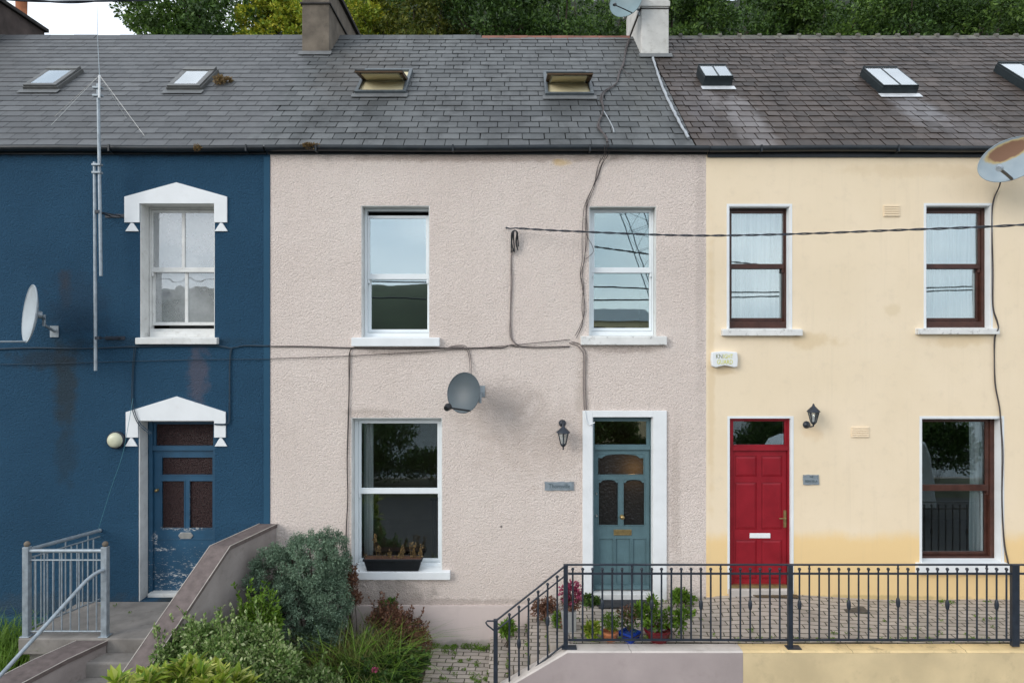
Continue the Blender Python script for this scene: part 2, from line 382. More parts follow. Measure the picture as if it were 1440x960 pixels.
M['chim0'] = simple('dark_sooty_render', (.085,.065,.058), .95, .35, 3, .6, 60, dirt=.5, dirtc=(.03,.025,.022))
M['chim2'] = simple('whitewashed_render', (.56,.55,.52), .92, .13, 4, .5, 60, dirt=.5, dirtc=(.30,.28,.24))
M['clay'] = simple('terracotta', (.42,.15,.065), .8, .2, 8, .3, dirt=.3)
M['soot'] = simple('dark_coping', (.05,.045,.042), .9, .3, 8, .4)
M['ridge_red'] = simple('brick_red_ridge', (.20,.085,.06), .85, .35, 5, .4, dirt=.5, dirtc=(.08,.08,.07))
M['ridge_lichen'] = simple('lichened_ridge', (.13,.125,.11), .9, .35, 5, .5, dirt=.5, dirtc=(.30,.28,.08))
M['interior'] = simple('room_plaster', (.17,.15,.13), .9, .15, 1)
M['textured'] = None
M['soil'] = simple('dark_soil', (.045,.032,.024), .95, .4, 9, .8, 40)
M['curtain'] = None
t = NT('net_curtain'); f = t.ramp(t.noise(3.0, 3, .6, stretch=(6, 1, .08)), [(.38, (.42,.49,.50)), (.56, (.95,.96,.96))])  # vertical stripes paint the shading of the folds into the cloth colour
a = t.n('ShaderNodeBsdfDiffuse'); a.inputs[0].default_value = (.90,.93,.93,1)
t.t.links.new(f, a.inputs[0])
b = t.n('ShaderNodeBsdfTranslucent'); b.inputs[0].default_value = (.8,.84,.84,1)
ms = t.n('ShaderNodeMixShader'); ms.inputs[0].default_value = .15
t.t.links.new(a.outputs[0], ms.inputs[1]); t.t.links.new(b.outputs[0], ms.inputs[2]); M['curtain'] = t.done(ms.outputs[0])

def glass(name, refl=.4, tint=(.84,.94,.96), wave=.02, body=None, rough=0.0, grime=0.0):
    t = NT(name)
    fr = t.n('ShaderNodeFresnel'); fr.inputs[0].default_value = 1.5
    nr = t.bump(t.noise(1.6, 2), wave, .02); t.t.links.new(nr, fr.inputs['Normal'])
    fac = t.math('ADD', refl, fr.outputs[0], clamp=True)
    gl = t.n('ShaderNodeBsdfGlossy'); gl.inputs[0].default_value = (*tint, 1); gl.inputs['Roughness'].default_value = rough
    t.t.links.new(nr, gl.inputs['Normal'])
    tr = t.n('ShaderNodeBsdfTransparent'); tr.inputs[0].default_value = (.95,.97,.965,1)
    base = tr.outputs[0]
    if grime:
        df = t.n('ShaderNodeBsdfDiffuse'); df.inputs[0].default_value = (.55,.57,.58,1)
        g = t.n('ShaderNodeMixShader'); t.put(g.inputs[0], t.math('MULTIPLY', t.ramp(t.noise(2.2, 6, .6), [(.3, .35), (.7, 1.0)]), grime))
        t.t.links.new(base, g.inputs[1]); t.t.links.new(df.outputs[0], g.inputs[2]); base = g.outputs[0]
    ms = t.n('ShaderNodeMixShader'); t.put(ms.inputs[0], fac)
    t.t.links.new(base, ms.inputs[1]); t.t.links.new(gl.outputs[0], ms.inputs[2]); return t.done(ms.outputs[0])
M['glass'] = glass('window_glass', .34)
M['glass_low'] = glass('dim_window_glass', .10)
M['glass_mid'] = glass('teal_window_glass', .24, (.74,.90,.92))
M['glass_net'] = glass('thin_window_glass', .24)
M['glass_old'] = glass('old_wavy_glass', .20, (.95,.96,.97), .25, grime=.72)
M['glass_sky'] = glass('skylight_glass', .30, (.9,.95,.98), .01, grime=.5)
def obscure(name, c, c2, scale, spec, trans=.0):
    t = NT(name)
    v = t.n('ShaderNodeTexVoronoi'); v.inputs['Scale'].default_value = scale; t.t.links.new(t.pos(), v.inputs['Vector'])
    nr = t.bump(v.outputs['Distance'], .7, .01)
    col = t.mix(t.step(v.outputs['Distance'], .2, .8), c, c2)
    s1 = t.bsdf(col, .12, nr, 0, spec)
    if not trans: return t.done(s1)
    tr = t.n('ShaderNodeBsdfTranslucent'); tr.inputs[0].default_value = (.8,.75,.65,1)
    ms = t.n('ShaderNodeMixShader'); ms.inputs[0].default_value = trans
    t.t.links.new(s1, ms.inputs[1]); t.t.links.new(tr.outputs[0], ms.inputs[2]); return t.done(ms.outputs[0])
M['bubble'] = obscure('bubbled_brown_glass', (.050,.027,.026), (.018,.011,.012), 75, .12)
M['obscure'] = obscure('frosted_dark_glass', (.012,.013,.013), (.02,.02,.02), 34, .25, .16)
M['bulk'] = simple('cream_opal_lens', (.60,.60,.44), .3, .1, 5, .1)
M['lampglass'] = glass('lantern_glass', .1, grime=.3)

def slate(name, lo, hi, stain, stain_amt, streaks=(), lich=0.0):
    t = NT(name); i = t.island()
    col = t.mix(i, lo, hi)
    j = t.math('FRACT', t.math('MULTIPLY', i, 17.3))
    col = t.mix(t.math('MULTIPLY', t.step(j, .80, .98), .35), col, tuple(x*1.35 for x in hi))
    j2 = t.math('FRACT', t.math('MULTIPLY', i, 41.7)); col = t.mix(t.math('MULTIPLY', t.step(j2, .0, .35), .0), col, lo)
    col = t.mix(t.math('MULTIPLY', t.math('SUBTRACT', 1, t.step(j2, .05, .22)), .38), col, tuple(x*.62 for x in lo))
    n1 = t.noise(1.1, 7, .7, stretch=(1.6, .8, .8)); col = t.mix(t.math('MULTIPLY', t.step(n1, .42, .68), stain_amt), col, stain)
    n2 = t.noise(9, 6, .7); col = t.mix(t.math('MULTIPLY', t.step(n2, .45, .75), .3), col, tuple(x*.72 for x in lo))
    for (cx, y, sx, sy, c, amt) in streaks:
        col = t.mix(t.math('MULTIPLY', t.spot(cx, y, sx, sy, .5, 5, (0, 1)), t.math('ADD', amt*.45, t.math('MULTIPLY', j2, amt*.7))), col, c)
    if lich:
        n3 = t.noise(13, 4, .6); col = t.mix(t.math('MULTIPLY', t.step(n3, .715, .74), lich), col, (.38,.38,.34))
    nr = t.bump(t.noise(30, 5, .6), .35, .004)
    return t.done(t.bsdf(col, t.math('ADD', .42, t.math('MULTIPLY', n2, .3)), nr, 0, .38))
M['slate_blue'] = slate('smooth_grey_slate', (.080,.083,.087), (.108,.111,.114), (.070,.069,.070), .35)
M['slate_pink'] = slate('weathered_dark_slate', (.072,.077,.079), (.112,.117,.118), (.040,.042,.042), .85,
    [(-2.6, 2.2, 1.0, 1.4, (.085,.075,.065), .5), (-.2, .6, .8, .6, (.04,.042,.045), .6), (.94, 1.1, .6, .6, (.045,.048,.05), .6), (2.1, 2.0, .45, 2.2, (.10,.10,.092), .5)])
M['slate_yellow'] = slate('brown_stained_slate', (.044,.032,.026), (.082,.062,.052), (.028,.020,.016), .75,
    [(3.5, .55, .36, 1.25, (.20,.185,.185), .7), (3.15, 1.3, .25, .5, (.23,.215,.215), .6), (6.25, .95, .42, .75, (.21,.205,.215), .7), (6.7, .35, .6, .5, (.16,.145,.148), .6), (8.8, .6, .5, .9, (.2,.19,.19), .7), (2.9, 1.0, .35, 1.3, (.11,.10,.105), .5)], lich=.7)

M['underlay'] = simple('dark_roof_underlay', (.012,.012,.013), .95, .2)
def leafmat(name, cols, rough=.55, trans=.22):
    t = NT(name); n = len(cols)
    col = t.ramp(t.island(), [(i/(n-1), c) for i, c in enumerate(cols)])
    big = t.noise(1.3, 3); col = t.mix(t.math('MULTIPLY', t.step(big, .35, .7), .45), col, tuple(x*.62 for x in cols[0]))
    s1 = t.bsdf(col, rough, None, 0, .3)
    tr = t.n('ShaderNodeBsdfTranslucent'); t.t.links.new(col, tr.inputs[0])
    ms = t.n('ShaderNodeMixShader'); ms.inputs[0].default_value = trans
    t.t.links.new(s1, ms.inputs[1]); t.t.links.new(tr.outputs[0], ms.inputs[2]); return t.done(ms.outputs[0])
M['leaf_dark'] = leafmat('dark_green_leaves', [(.026,.056,.014), (.055,.115,.022), (.11,.20,.034)])
M['leaf_mid'] = leafmat('mid_green_leaves', [(.040,.080,.018), (.080,.155,.026), (.16,.26,.045)])
M['leaf_yellow'] = leafmat('yellowing_leaves', [(.15,.24,.025), (.36,.43,.035), (.60,.52,.05)])
M['leaf_olive'] = leafmat('olive_leaves', [(.065,.095,.016), (.13,.16,.022), (.24,.23,.035)])
M['leaf_juniper'] = leafmat('blue_green_needles', [(.088,.150,.092), (.15,.230,.148), (.25,.34,.235)], .6, .1)
M['leaf_varieg'] = leafmat('variegated_leaves', [(.080,.155,.035), (.15,.25,.06), (.27,.37,.12), (.55,.60,.32)], .5)
M['leaf_lime'] = leafmat('lime_leaves', [(.10,.20,.02), (.27,.39,.035), (.50,.55,.07), (.72,.70,.24)], .4)
M['leaf_bright'] = leafmat('bright_green_leaves', [(.075,.15,.016), (.14,.26,.025), (.24,.38,.05)], .45)
M['leaf_grass'] = leafmat('garden_grass', [(.045,.070,.018), (.11,.15,.03), (.32,.29,.10)])
M['leaf_red'] = leafmat('russet_stems', [(.11,.055,.035), (.20,.095,.06), (.30,.15,.09)])
M['leaf_dry'] = leafmat('dry_stems', [(.14,.085,.035), (.26,.17,.07), (.36,.25,.10)])
M['flower'] = leafmat('pink_flowers', [(.22,.03,.07), (.42,.06,.14), (.55,.16,.25)])
M['flower_white'] = leafmat('pale_flowers', [(.35,.28,.26), (.5,.42,.4), (.6,.5,.5)])
M['bark'] = simple('bark', (.07,.055,.04), .9, .3, 5, .6)

def paving():
    t = NT('block_paving')
    b = t.n('ShaderNodeTexBrick'); b.offset = .5; b.inputs['Scale'].default_value = 1
    b.inputs['Brick Width'].default_value = .21; b.inputs['Row Height'].default_value = .105
    b.inputs['Mortar Size'].default_value = .009; b.inputs['Mortar Smooth'].default_value = .4
    b.inputs['Color1'].default_value = (.47,.41,.355,1); b.inputs['Color2'].default_value = (.36,.315,.275,1)
    b.inputs['Mortar'].default_value = (.07,.062,.045,1)
    mpp = t.n('ShaderNodeMapping'); mpp.inputs['Rotation'].default_value = (0, 0, R(3))
    nn = t.n('ShaderNodeTexNoise'); nn.inputs['Scale'].default_value = 5; t.t.links.new(t.pos(), nn.inputs['Vector'])
    vs = t.n('ShaderNodeVectorMath', operation='SCALE'); vs.inputs['Scale'].default_value = .05; t.t.links.new(nn.outputs['Color'], vs.inputs[0])
    va = t.n('ShaderNodeVectorMath', operation='ADD'); t.t.links.new(t.pos(), va.inputs[0]); t.t.links.new(vs.outputs[0], va.inputs[1])
    t.t.links.new(va.outputs[0], mpp.inputs[0]); t.t.links.new(mpp.outputs[0], b.inputs['Vector'])
    col = b.outputs['Color']
    d = t.noise(2.2, 7, .7); col = t.mix(t.math('MULTIPLY', t.step(d, .45, .75), .4), col, (.17,.15,.12))
    g = t.noise(5, 5, .7); gm = t.math('MULTIPLY', t.step(g, .56, .66), b.outputs['Fac']); col = t.mix(gm, col, (.05,.075,.018))
    nr = t.bump(b.outputs['Fac'], -.8, .012); nr = t.bump(t.noise(40, 4), .35, .005, nr)
    return t.done(t.bsdf(col, .9, nr, 0, .25))
M['paving'] = paving()
M['ground'] = simple('rough_ground', (.06,.065,.035), .95, .35, 3, .7, 30)
M['asphalt'] = simple('asphalt', (.055,.055,.055), .9, .15, 3, .4, 80)
t = NT('sea_water'); nr = t.bump(t.noise(.25, 6, stretch=(1, 2.5, 1)), .5, .5)
M['water'] = t.done(t.bsdf((.03,.05,.055), .12, nr, 0, .5))
M['hill'] = simple('wooded_far_hill', (.030,.042,.022), 1.0, .35, .02, .3, .5)

# ------------------------------------------------------------------ ground, water, hills (setting)
def sheet(name, x0, x1, y0, y1, z, mat, nx=1, ny=1, fz=None):
    m = MB(); vs = []; fs = []
    for j in range(ny+1):
        for i in range(nx+1):
            x = x0+(x1-x0)*i/nx; y = y0+(y1-y0)*j/ny; vs.append((x, y, z if fz is None else fz(x, y)))
    for j in range(ny):
        for i in range(nx):
            a = j*(nx+1)+i; fs.append((a, a+1, a+nx+2, a+nx+1))
    m.add(vs, fs, fz is not None)
    return setp(m.build(name, mat), kind='structure')
sheet('water', -5000, 5000, -5000, 5000, -20, M['water'])
sheet('ground', -90, 90, -17, 90, -1.75, M['ground'])
m = MB(); m.box(-90, 90, -17.3, -17.002, -21, -1.752); setp(m.build('quay', M['concrete']), kind='structure')
sheet('road', -90, 90, -13.5, -6.2, -1.74, M['asphalt'])
m = MB(); m.box(-90, 90, -6.2, -4.4, -1.73, -1.60); setp(m.build('pavement', M['concrete']), kind='structure')
def hz(x, y):
    t_ = max(0, min(1, (y-6.5)/26)); side = 1/(1+math.exp(-(x+19)/2.0))
    return -1.74 + (t_*27+math.sin(x*.7+y)*.3*t_)*(.35+.65*side)
sheet('hillside', -60, 70, 6.5, 60, 0, simple('dark_undergrowth', (.012,.018,.008), 1, .5, 1.5, .8, 6), 60, 26, hz)
def farh(x, y):
    t_ = (-y-620)/260; e = math.sin(max(0, min(1, t_))*math.pi*.5)
    w_ = 1/(1+math.exp((x-10)/30)); return -21 + e*(46 + 54*w_ + 5*math.sin(x*.006+1) + 3*math.sin(x*.017) + 2*math.sin(x*.05))
sheet('hills', -1600, 1600, -900, -620, 0, M['hill'], 320, 10, farh)

# ------------------------------------------------------------------ the three houses
XB0, XB, XP, XY1 = -12.0, -3.40, 2.73, 11.5
ZT = 6.36
def rect(a, y=0.0):     # pixel rect (x0, x1, ytop, ybot) -> world (x0, x1, z0, z1)
    p, q_ = P(a[0], a[3], y), P(a[1], a[2], y); return (p.x, q_.x, p.z, q_.z)
def grow(r, k, kt=None, kb=None):
    return (r[0]-k, r[1]+k, r[2]-(k if kb is None else kb), r[3]+(k if kt is None else kt))

def window(house, op, dep, up, lo, sill, fm, gm=('glass', 'glass'), lining='white_old', sillm='white', mull=False, label=None, lift=0.0, gap=None):
    o = rect(op); f = MB()
    gu, gl_ = rect(up, dep), rect(lo, dep+.04)
    inner = (min(gu[0], gl_[0])-.035, min(o[1]-.03, max(gu[1], gl_[1])+.035), gl_[2]-.05-lift, gu[3]+.045 if gap is None else gap)
    inner = (max(inner[0], o[0]+.03), inner[1], max(inner[2], o[2]+.03), min(inner[3], o[3]-.02))
    f.ring((o[0]+.012, o[1]-.012, o[2]+.001, o[3]-.012), inner, dep-.012, dep+.10)
    w = f.build('window', M[fm], house, bevel=.004)
    if label: w['label'] = label
    s1 = MB(); so_ = (inner[0]+.002, inner[1]-.002, gl_[3]-.001, gu[3]+.04); s1.ring(so_, gu, dep+.003, dep+.038)
    if mull:
        xm = (P(mull[0], 0, dep).x+P(mull[1], 0, dep).x)/2; wd = .022; s1.box(xm-wd, xm+wd, dep+.006, dep+.034, gu[2], gu[3])
    s1.build('sash', M[fm], w, bevel=.004)
    s2 = MB(); so_ = (inner[0]+.002, inner[1]-.002, gl_[2]-.045, gl_[3]+.03); s2.ring(so_, gl_, dep+.042, dep+.08)
    if mull:
        xm = (P(mull[2], 0, dep).x+P(mull[3], 0, dep).x)/2; s2.box(xm-.022, xm+.022, dep+.045, dep+.076, gl_[2], gl_[3])
    for sx in (so_[0]+.001, so_[1]-.031):      # horns of the upper sash
        s1h = MB(); s1h.box(sx, sx+.03, dep+.005, dep+.036, gl_[3]-.06, gl_[3]-.002); s1h.build('sash_horn', M[fm], w, bevel=.006)
    s2.build('sash', M[fm], w, bevel=.004)
    for g, y, k in ((gu, dep+.02, 0), (gl_, dep+.06, 1)):
        MB().box(g[0]-.004, g[1]+.004, y, y+.006, g[2]-.004, g[3]+.004).build('pane', M[gm[k]], w)
    ln = MB(); e = .010
    ln.box(o[0]+.0005, o[0]+e, .004, dep-.013, o[2]+.002, o[3]-.002); ln.box(o[1]-e, o[1]-.0005, .004, dep-.013, o[2]+.002, o[3]-.002)
    ln.box(o[0]+e, o[1]-e, .004, dep-.013, o[3]-e, o[3]-.001)
    ln.build('reveal', M[lining], w)
    s = rect(sill, -.07); sb = MB()
    zt = o[2]+.02
    sb.hexa([(s[0], -.075, s[2]), (s[1], -.075, s[2]), (s[1], dep+.04, s[2]), (s[0], dep+.04, s[2])],
            [(s[0], -.075, s[3]), (s[1], -.075, s[3]), (s[1], dep+.04, s[3]+.025), (s[0], dep+.04, s[3]+.025)])
    sb.build('sill', M[sillm], w, bevel=.008)
    return w, o, gu, gl_

def curtain(w, x0, x1, z0, z1, y, amp=.03, wl=.11, mat='curtain', th=.004, seed=1):
    rr = random.Random(seed); n = int((x1-x0)/.008); m = MB(); ph = rr.random()*6
    vs = []; K = 7
    for j in range(K):
        zz = z0+(z1-z0)*j/(K-1)
        for i in range(n+1):
            x = x0+(x1-x0)*i/n
            yy = y+amp*math.sin(x*2*math.pi/wl+ph+.8*math.sin(x*9+j*.3))*(.6+.4*math.sin(x*5+ph))+.01*math.sin(j*1.3+x*20)
            vs.append((x, yy, zz))
    m.add(vs, [(j*(n+1)+i, j*(n+1)+i+1, (j+1)*(n+1)+i+1, (j+1)*(n+1)+i) for j in range(K-1) for i in range(n)], True)
    return m.build('curtain', M[mat], w)

def shell(house, x0, x1, wallmat, openings, zb=-1.8):
    m = MB(); m.plate(x0, x1, zb, ZT, openings, 0.0, .32)
    m.build('wall', M[wallmat], house)
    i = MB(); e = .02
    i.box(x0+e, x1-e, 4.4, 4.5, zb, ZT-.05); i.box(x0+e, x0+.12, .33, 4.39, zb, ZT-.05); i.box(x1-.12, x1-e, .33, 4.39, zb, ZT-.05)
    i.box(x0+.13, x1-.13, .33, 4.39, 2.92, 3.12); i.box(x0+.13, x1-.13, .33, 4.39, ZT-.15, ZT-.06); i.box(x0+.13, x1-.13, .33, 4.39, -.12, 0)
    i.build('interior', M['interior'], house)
    b = MB(); b.box(x0, x1, 7.4, 7.6, zb, ZT); b.box(x0, x0+.1, 4.51, 7.39, zb, ZT-.01); b.box(x1-.1, x1, 4.51, 7.39, zb, ZT-.01)
    b.build('rear_wall', M[wallmat], house)

def slated_roof(house, x0, x1, sw, mat, rows=24, seed=1, zig0=0, zig1=0, rough=1.0, holes=()):
    rr = random.Random(seed); m = MB(); ex = LR/rows
    m.add([rp(x0, 0, -.03), rp(x1, 0, -.03), rp(x1, LR, -.03), rp(x0, LR, -.03)], [(0,1,2,3)])
    m.add([(x0, YR+.0, ZR-.03), (x1, YR+.0, ZR-.03), (x1, 7.7, ZR-.03-(7.7-YR)*TR), (x0, 7.7, ZR-.03-(7.7-YR)*TR)], [(0,1,2,3)])
    for r in range(rows):
        off = (sw/2 if r % 2 else 0) + rr.uniform(-.02, .02)*rough
        sag = 0
        xs = x0 - off + (zig0*(r % 2) if zig0 else 0)
        first = True
        while xs < x1-.01:
            w = sw*(1+rr.uniform(-.06, .06)*rough); a, b = xs, xs+w; xs = b
            if not zig0: a = max(a, x0)
            b = min(b, x1)
            if b-a < .03: continue
            s0 = r*ex - (.05 if r == 0 else 0) + rr.uniform(-.004, .005)*rough; s1 = min(LR, (r+1)*ex+.03)
            l0 = .010+rr.uniform(0, .004)*rough; tl = rr.uniform(-.002, .003)*rough; g = (.0032 if rough < .8 else .0042)+rr.random()*.003*rough
            if rr.random() < .012*rough: s0 -= .02; l0 += .004
            sk = rr.uniform(-.004, .004)*rough
            s1 = min(LR, (r+1)*ex+.006); vs = [rp(a+g, s0, l0+tl), rp(b-g, s0, l0-tl), rp(b-g+sk, s1, .002), rp(a+g+sk, s1, .002),
                  rp(a+g, s0, l0+tl-.009), rp(b-g, s0, l0-tl-.009), rp(b-g+sk, s1, -.02), rp(a+g+sk, s1, -.02)]
            m.add(vs, [(0,1,2,3), (4,5,1,0), (5,6,2,1), (7,4,0,3)])
    o_ = m.build('roof', M[mat], house); o_.data.materials.append(M['underlay']); o_.data.polygons[0].material_index = 1
    return o_

def gutter(house, x0, x1, ytop=203, ybot=217):
    m = MB(); n = 8; pts = []
    for k in range(n+1):
        th = math.pi*k/n; pts.append((-.085-.06*math.cos(th), -.075*math.sin(th)**.6))
    zt = P(0, ytop, -.145).z
    vs = []
    L = int((x1-x0)/.6)+1
    for i in range(L+1):
        x = x0+(x1-x0)*i/L; dz = .006*math.sin(x*1.7)
        for (yy, zz) in pts: vs.append((x, yy, zt-.004+dz+zz))
        for (yy, zz) in reversed(pts): vs.append((x, -.085+(yy+.085)*.9, zt-.004+dz+zz*.9+.0))
    K = 2*(n+1)
    m.add(vs, [(i*K+k, i*K+(k+1) % K, (i+1)*K+(k+1) % K, (i+1)*K+k) for i in range(L) for k in range(K)], True)
    x = x0+.7
    while x < x1: m.box(x, x+.022, -.151, -.02, zt-.088, zt+.004); x += 1.9
    m.build('gutter', M['gutter'], house)
    m = MB(); m.box(x0, x1, -.024, -.001, P(0, ybot+1, -.02).z, ZT+.02); m.build('fascia', M['gutter'], house)

# ---- blue house
blue = thing('terraced_house', ((XB0+XB)/2, 0, 0), 'blue roughcast house with white gabled hoods over window and peeling door', 'house', 'houses of the terrace')
bw = (197, 302, 286, 476); bd = (195, 302, 591, 845)
shell(blue, XB0, XB, 'blue', [rect(bw), rect(bd)])
m = MB(); z0_ = P(0, 884).z; m.box(px_x(371), XB-.001, -.012, -.002, -1.2, ZT-.12); m.build('corner_strip', M['blue_smooth'], blue, bevel=.003)
m = MB(); m.box(XB0, -5.95, -.03, -.002, -1.8, P(0, 866).z); m.build('plinth', M['blue_smooth'], blue, bevel=.004)
w, o, gu, gl_ = window(blue, bw, .23, (215, 301, 299, 376), (218, 302, 383, 453), (190, 305, 475, 484), 'white_old', ('glass_old', 'glass_old'), 'white_old', 'white_old', mull=(255, 260, 257, 263), lift=.045, label='old white timber sash window with glazing bars')
m = MB(); zz = P(0, 466, .2).z; m.box(o[0]+.06, o[1]-.02, .15, .20, o[2]+.002, zz); m.build('sill_board', M['white_old'], w, bevel=.004)
MB().box(o[0]+.1, o[1]-.05, .62, .625, gl_[2]-.1, gu[3]+.1).build('curtain', simple('grey_room_blind', (.30,.31,.31), .8, .25, 1.2), w)
def hood(py_apex, py_sh, py_leg, py_in, xl, xr, il, ir, tri):
    X = px_x; Z = px_z; m = MB()
    ax = (xl+xr)/2+1
    m.prism([(X(xl), Z(py_leg)), (X(il), Z(py_leg)), (X(il), Z(py_in)), (X(xl), Z(py_sh))][::-1], -.022, -.0015)
    m.prism([(X(ir), Z(py_leg)), (X(xr), Z(py_leg)), (X(xr), Z(py_sh)), (X(ir), Z(py_in))][::-1], -.022, -.0015)
    m.prism([(X(il), Z(py_in)), (X(ir), Z(py_in)), (X(xr), Z(py_sh)), (X(ax), Z(py_apex)), (X(xl), Z(py_sh))][::-1], -.022, -.0015)
    hd = m.build('hood', M['white'], blue)
    for (a, b) in tri:
        m = MB(); c = (a+b)/2
        m.prism([(X(a), Z(py_leg+12.5)), (X(b), Z(py_leg+12.5)), (X(c+1.6), Z(py_leg+.8)), (X(c-1.6), Z(py_leg+.8))][::-1], -.022, -.0015)
        m.build('hood_drop', M['white'], hd, bevel=.003)
hood(257, 277, 313, 286.5, 176, 320, 197, 302, ((177, 196), (302.5, 321)))
hood(557, 579, 614.5, 591, 178, 318, 195, 302, ((177, 194), (302.5, 320)))
# blue door
D = .27; o = rect(bd)
m = MB(); m.box(o[0]+.0005, o[0]+.012, .004, D-.05, o[2], o[3]-.003); m.box(o[0]+.012, o[1], .004, D-.05, o[3]-.014, o[3]-.002); m.build('door_reveal', M['white_old'], blue)
lf = rect((217, 301, 633, 832), D); fl = rect((220, 301, 596, 626), D)
m = MB(); m.ring((o[0]+.014, o[1]-.001, 0.0, o[3]-.015), (lf[0]-.006, lf[1]+.006, .001, o[3]-.03), D-.04, D+.06)
m.box(lf[0]-.005, lf[1]+.005, D-.035, D+.055, lf[3]+.004, fl[2]-.001); m.ring((lf[0]-.005, lf[1]+.005, fl[2]-.001, o[3]-.031), fl, D-.01, D+.04)
df = m.build('door_frame', M['blue_door'], blue, bevel=.003)
MB().box(fl[0]-.003, fl[1]+.003, D+.01, D+.016, fl[2]-.003, fl[3]+.003).build('fanlight', M['bubble'], df)
h1 = rect((228, 299, 643, 667), D); h2 = rect((228, 259, 676, 742), D); h3 = rect((267, 299, 676, 742), D)
m = MB(); m.plate(lf[0], lf[1], lf[2]+.01, lf[3], [h1, h2, h3], D, D+.045)
for py in (757.5, 812): zz = P(0, py, D).z; m.box(lf[0]+.01, lf[1]-.01, D-.008, D-.0005, zz-.007, zz+.007)
for h in (h1, h2, h3): m.ring(grow(h, .014), h, D-.007, D-.0005)
dr = m.build('door', M['blue_door'], blue, bevel=.002); dr['label'] = 'blue door with white patches of peeled paint and brown glass'
for h in (h1, h2, h3): MB().box(h[0]+.001, h[1]-.001, D+.02, D+.026, h[2]+.001, h[3]-.001).build('pane', M['bubble'], dr)
m = MB(); a = rect((251, 272, 748, 757), D)
m.prism([(a[0], (a[2]+a[3])/2), (a[0]+.035, a[2]), (a[1]-.035, a[2]), (a[1], (a[2]+a[3])/2), (a[1]-.035, a[3]), (a[0]+.035, a[3])][::-1], D-.012, D-.001); m.build('letterbox', M['chrome'], dr, bevel=.003)
c = P(222, 688.5, D); MB().lathe((c.x, c.y, c.z), [(.02, -.001), (.02, -.012), (.009, -.02), (.009, -.035), (.024, -.045), (.02, -.06), (.001, -.066)], 14, 'y').build('door_knob', M['brass'], dr)
MB().box(o[0]+.05, o[1], .14, D+.06, .0, .055).build('door_sill', M['white_old'], blue, bevel=.006)
slated_roof(blue, XB0-1.5, -3.62, .31, 'slate_blue', seed=3, rough=.5)
gutter(blue, XB0, -3.45, 203.5, 216)

# ---- pink house
pink = thing('terraced_house', ((XB+XP)/2, 0, 0), 'pale pink roughcast house with teal door and white sash windows', 'house', 'houses of the terrace')
pw1, pw2, pw3 = (508, 604, 289, 476), (828, 923, 290, 474), (494, 622, 587, 805); pdo = (833, 918, 586, 842)
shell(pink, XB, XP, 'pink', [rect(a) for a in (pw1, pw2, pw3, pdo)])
m = MB(); pz = P(0, 850).z
m.box(XB+.001, P(819, 0).x-.001, -.028, -.0015, -1.5, pz); m.build('plinth', M['pink_smooth'], pink, bevel=.004)
w, o, gu, gl_ = window(pink, pw1, .16, (520, 599, 307, 385), (522, 601, 393, 463), (494, 618, 475, 487), 'upvc', label='white sash window with its top sash slid down', gap=P(0, 297, .16).z)
w, o, gu, gl_ = window(pink, pw2, .14, (836, 913, 299, 376), (835, 913, 384, 461), (817, 938, 473, 485), 'upvc', ('glass_mid', 'glass_mid'), sillm='sill_stain', label='white sash window with stained sill')
w, o, gu, gl_ = window(pink, pw3, .15, (508, 615, 595, 686), (508, 616, 693, 785), (482, 633, 804, 815), 'upvc', ('glass_low', 'glass_low'), label='large white sash window of the ground floor')
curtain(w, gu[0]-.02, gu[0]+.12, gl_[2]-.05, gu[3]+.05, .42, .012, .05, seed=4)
# stool seen inside
m = MB(); m.box(-1.35, -.93, 1.7, 2.05, 1.02, 1.06)
for sx in (-1.33, -.99):
    for sy in (1.72, 2.0): m.box(sx, sx+.04, sy, sy+.03, 0.002, 1.02)
setp(m.build('stool', M['black']), 'dark stool standing in the room behind the large white sash window', 'stool')
# pink door
D = .10; o = rect(pdo); su = rect((819, 937, 577, 845), 0); su = (su[0], su[1], -.12, su[3])
m = MB(); m.box(su[0], o[0]+.0, -.030, -.0015, su[2], su[3]); m.box(o[1], su[1], -.030, -.0015, su[2], su[3]); m.box(o[0], o[1], -.030, -.0015, o[3], su[3])
m.box(o[0]+.0005, o[0]+.012, -.0012, D-.03, 0, o[3]-.001); m.box(o[1]-.012, o[1]-.0005, -.0012, D-.03, 0, o[3]-.001)
m.build('door_surround', M['white'], pink, bevel=.004)
lf = rect((836, 913, 632, 830), D); fl = rect((836, 909, 592, 625), D)
m = MB(); m.ring((o[0]+.013, o[1]-.013, .0, o[3]-.003), (lf[0]-.003, lf[1]+.006, .001, o[3]-.02), D-.028, D+.06)
m.box(lf[0]-.002, lf[1]+.005, D-.035, D+.055, lf[3]+.004, fl[2]-.02); m.ring((lf[0]-.002, lf[1]+.005, fl[2]-.02, o[3]-.021), fl, D-.005, D+.04)
df = m.build('door_frame', M['teal'], pink, bevel=.003)
MB().box(fl[0]-.003, fl[1]+.003, D+.01, D+.016, fl[2]-.003, fl[3]+.003).build('fanlight', M['glass_low'], df)
hs = [rect(a, D) for a in ((841, 905, 638, 667), (842, 869, 674, 738), (877, 906, 674, 738), (843, 862, 757, 820), (866, 886, 757, 820), (890, 908, 757, 820))]
m = MB(); m.plate(lf[0], lf[1], lf[2]+.012, lf[3], hs, D, D+.045)
for h in hs[:3]:       # shouldered arched heads
    x0, x1, z0, z1 = h; n = 12; hh = .055 if h is hs[0] else .042; pts = [(x0, z1)]
    for k in range(n+1):
        u = k/n; v = max(0, math.sin(math.pi*u))**.55 if .12 < u < .88 else 0
        pts.append((x0+(x1-x0)*u, z1-hh*(1-v)-.004))
    pts.append((x1, z1)); m.prism(pts, D+.001, D+.044)
for h in hs: m.ring(grow(h, .010), h, D-.005, D-.0005)
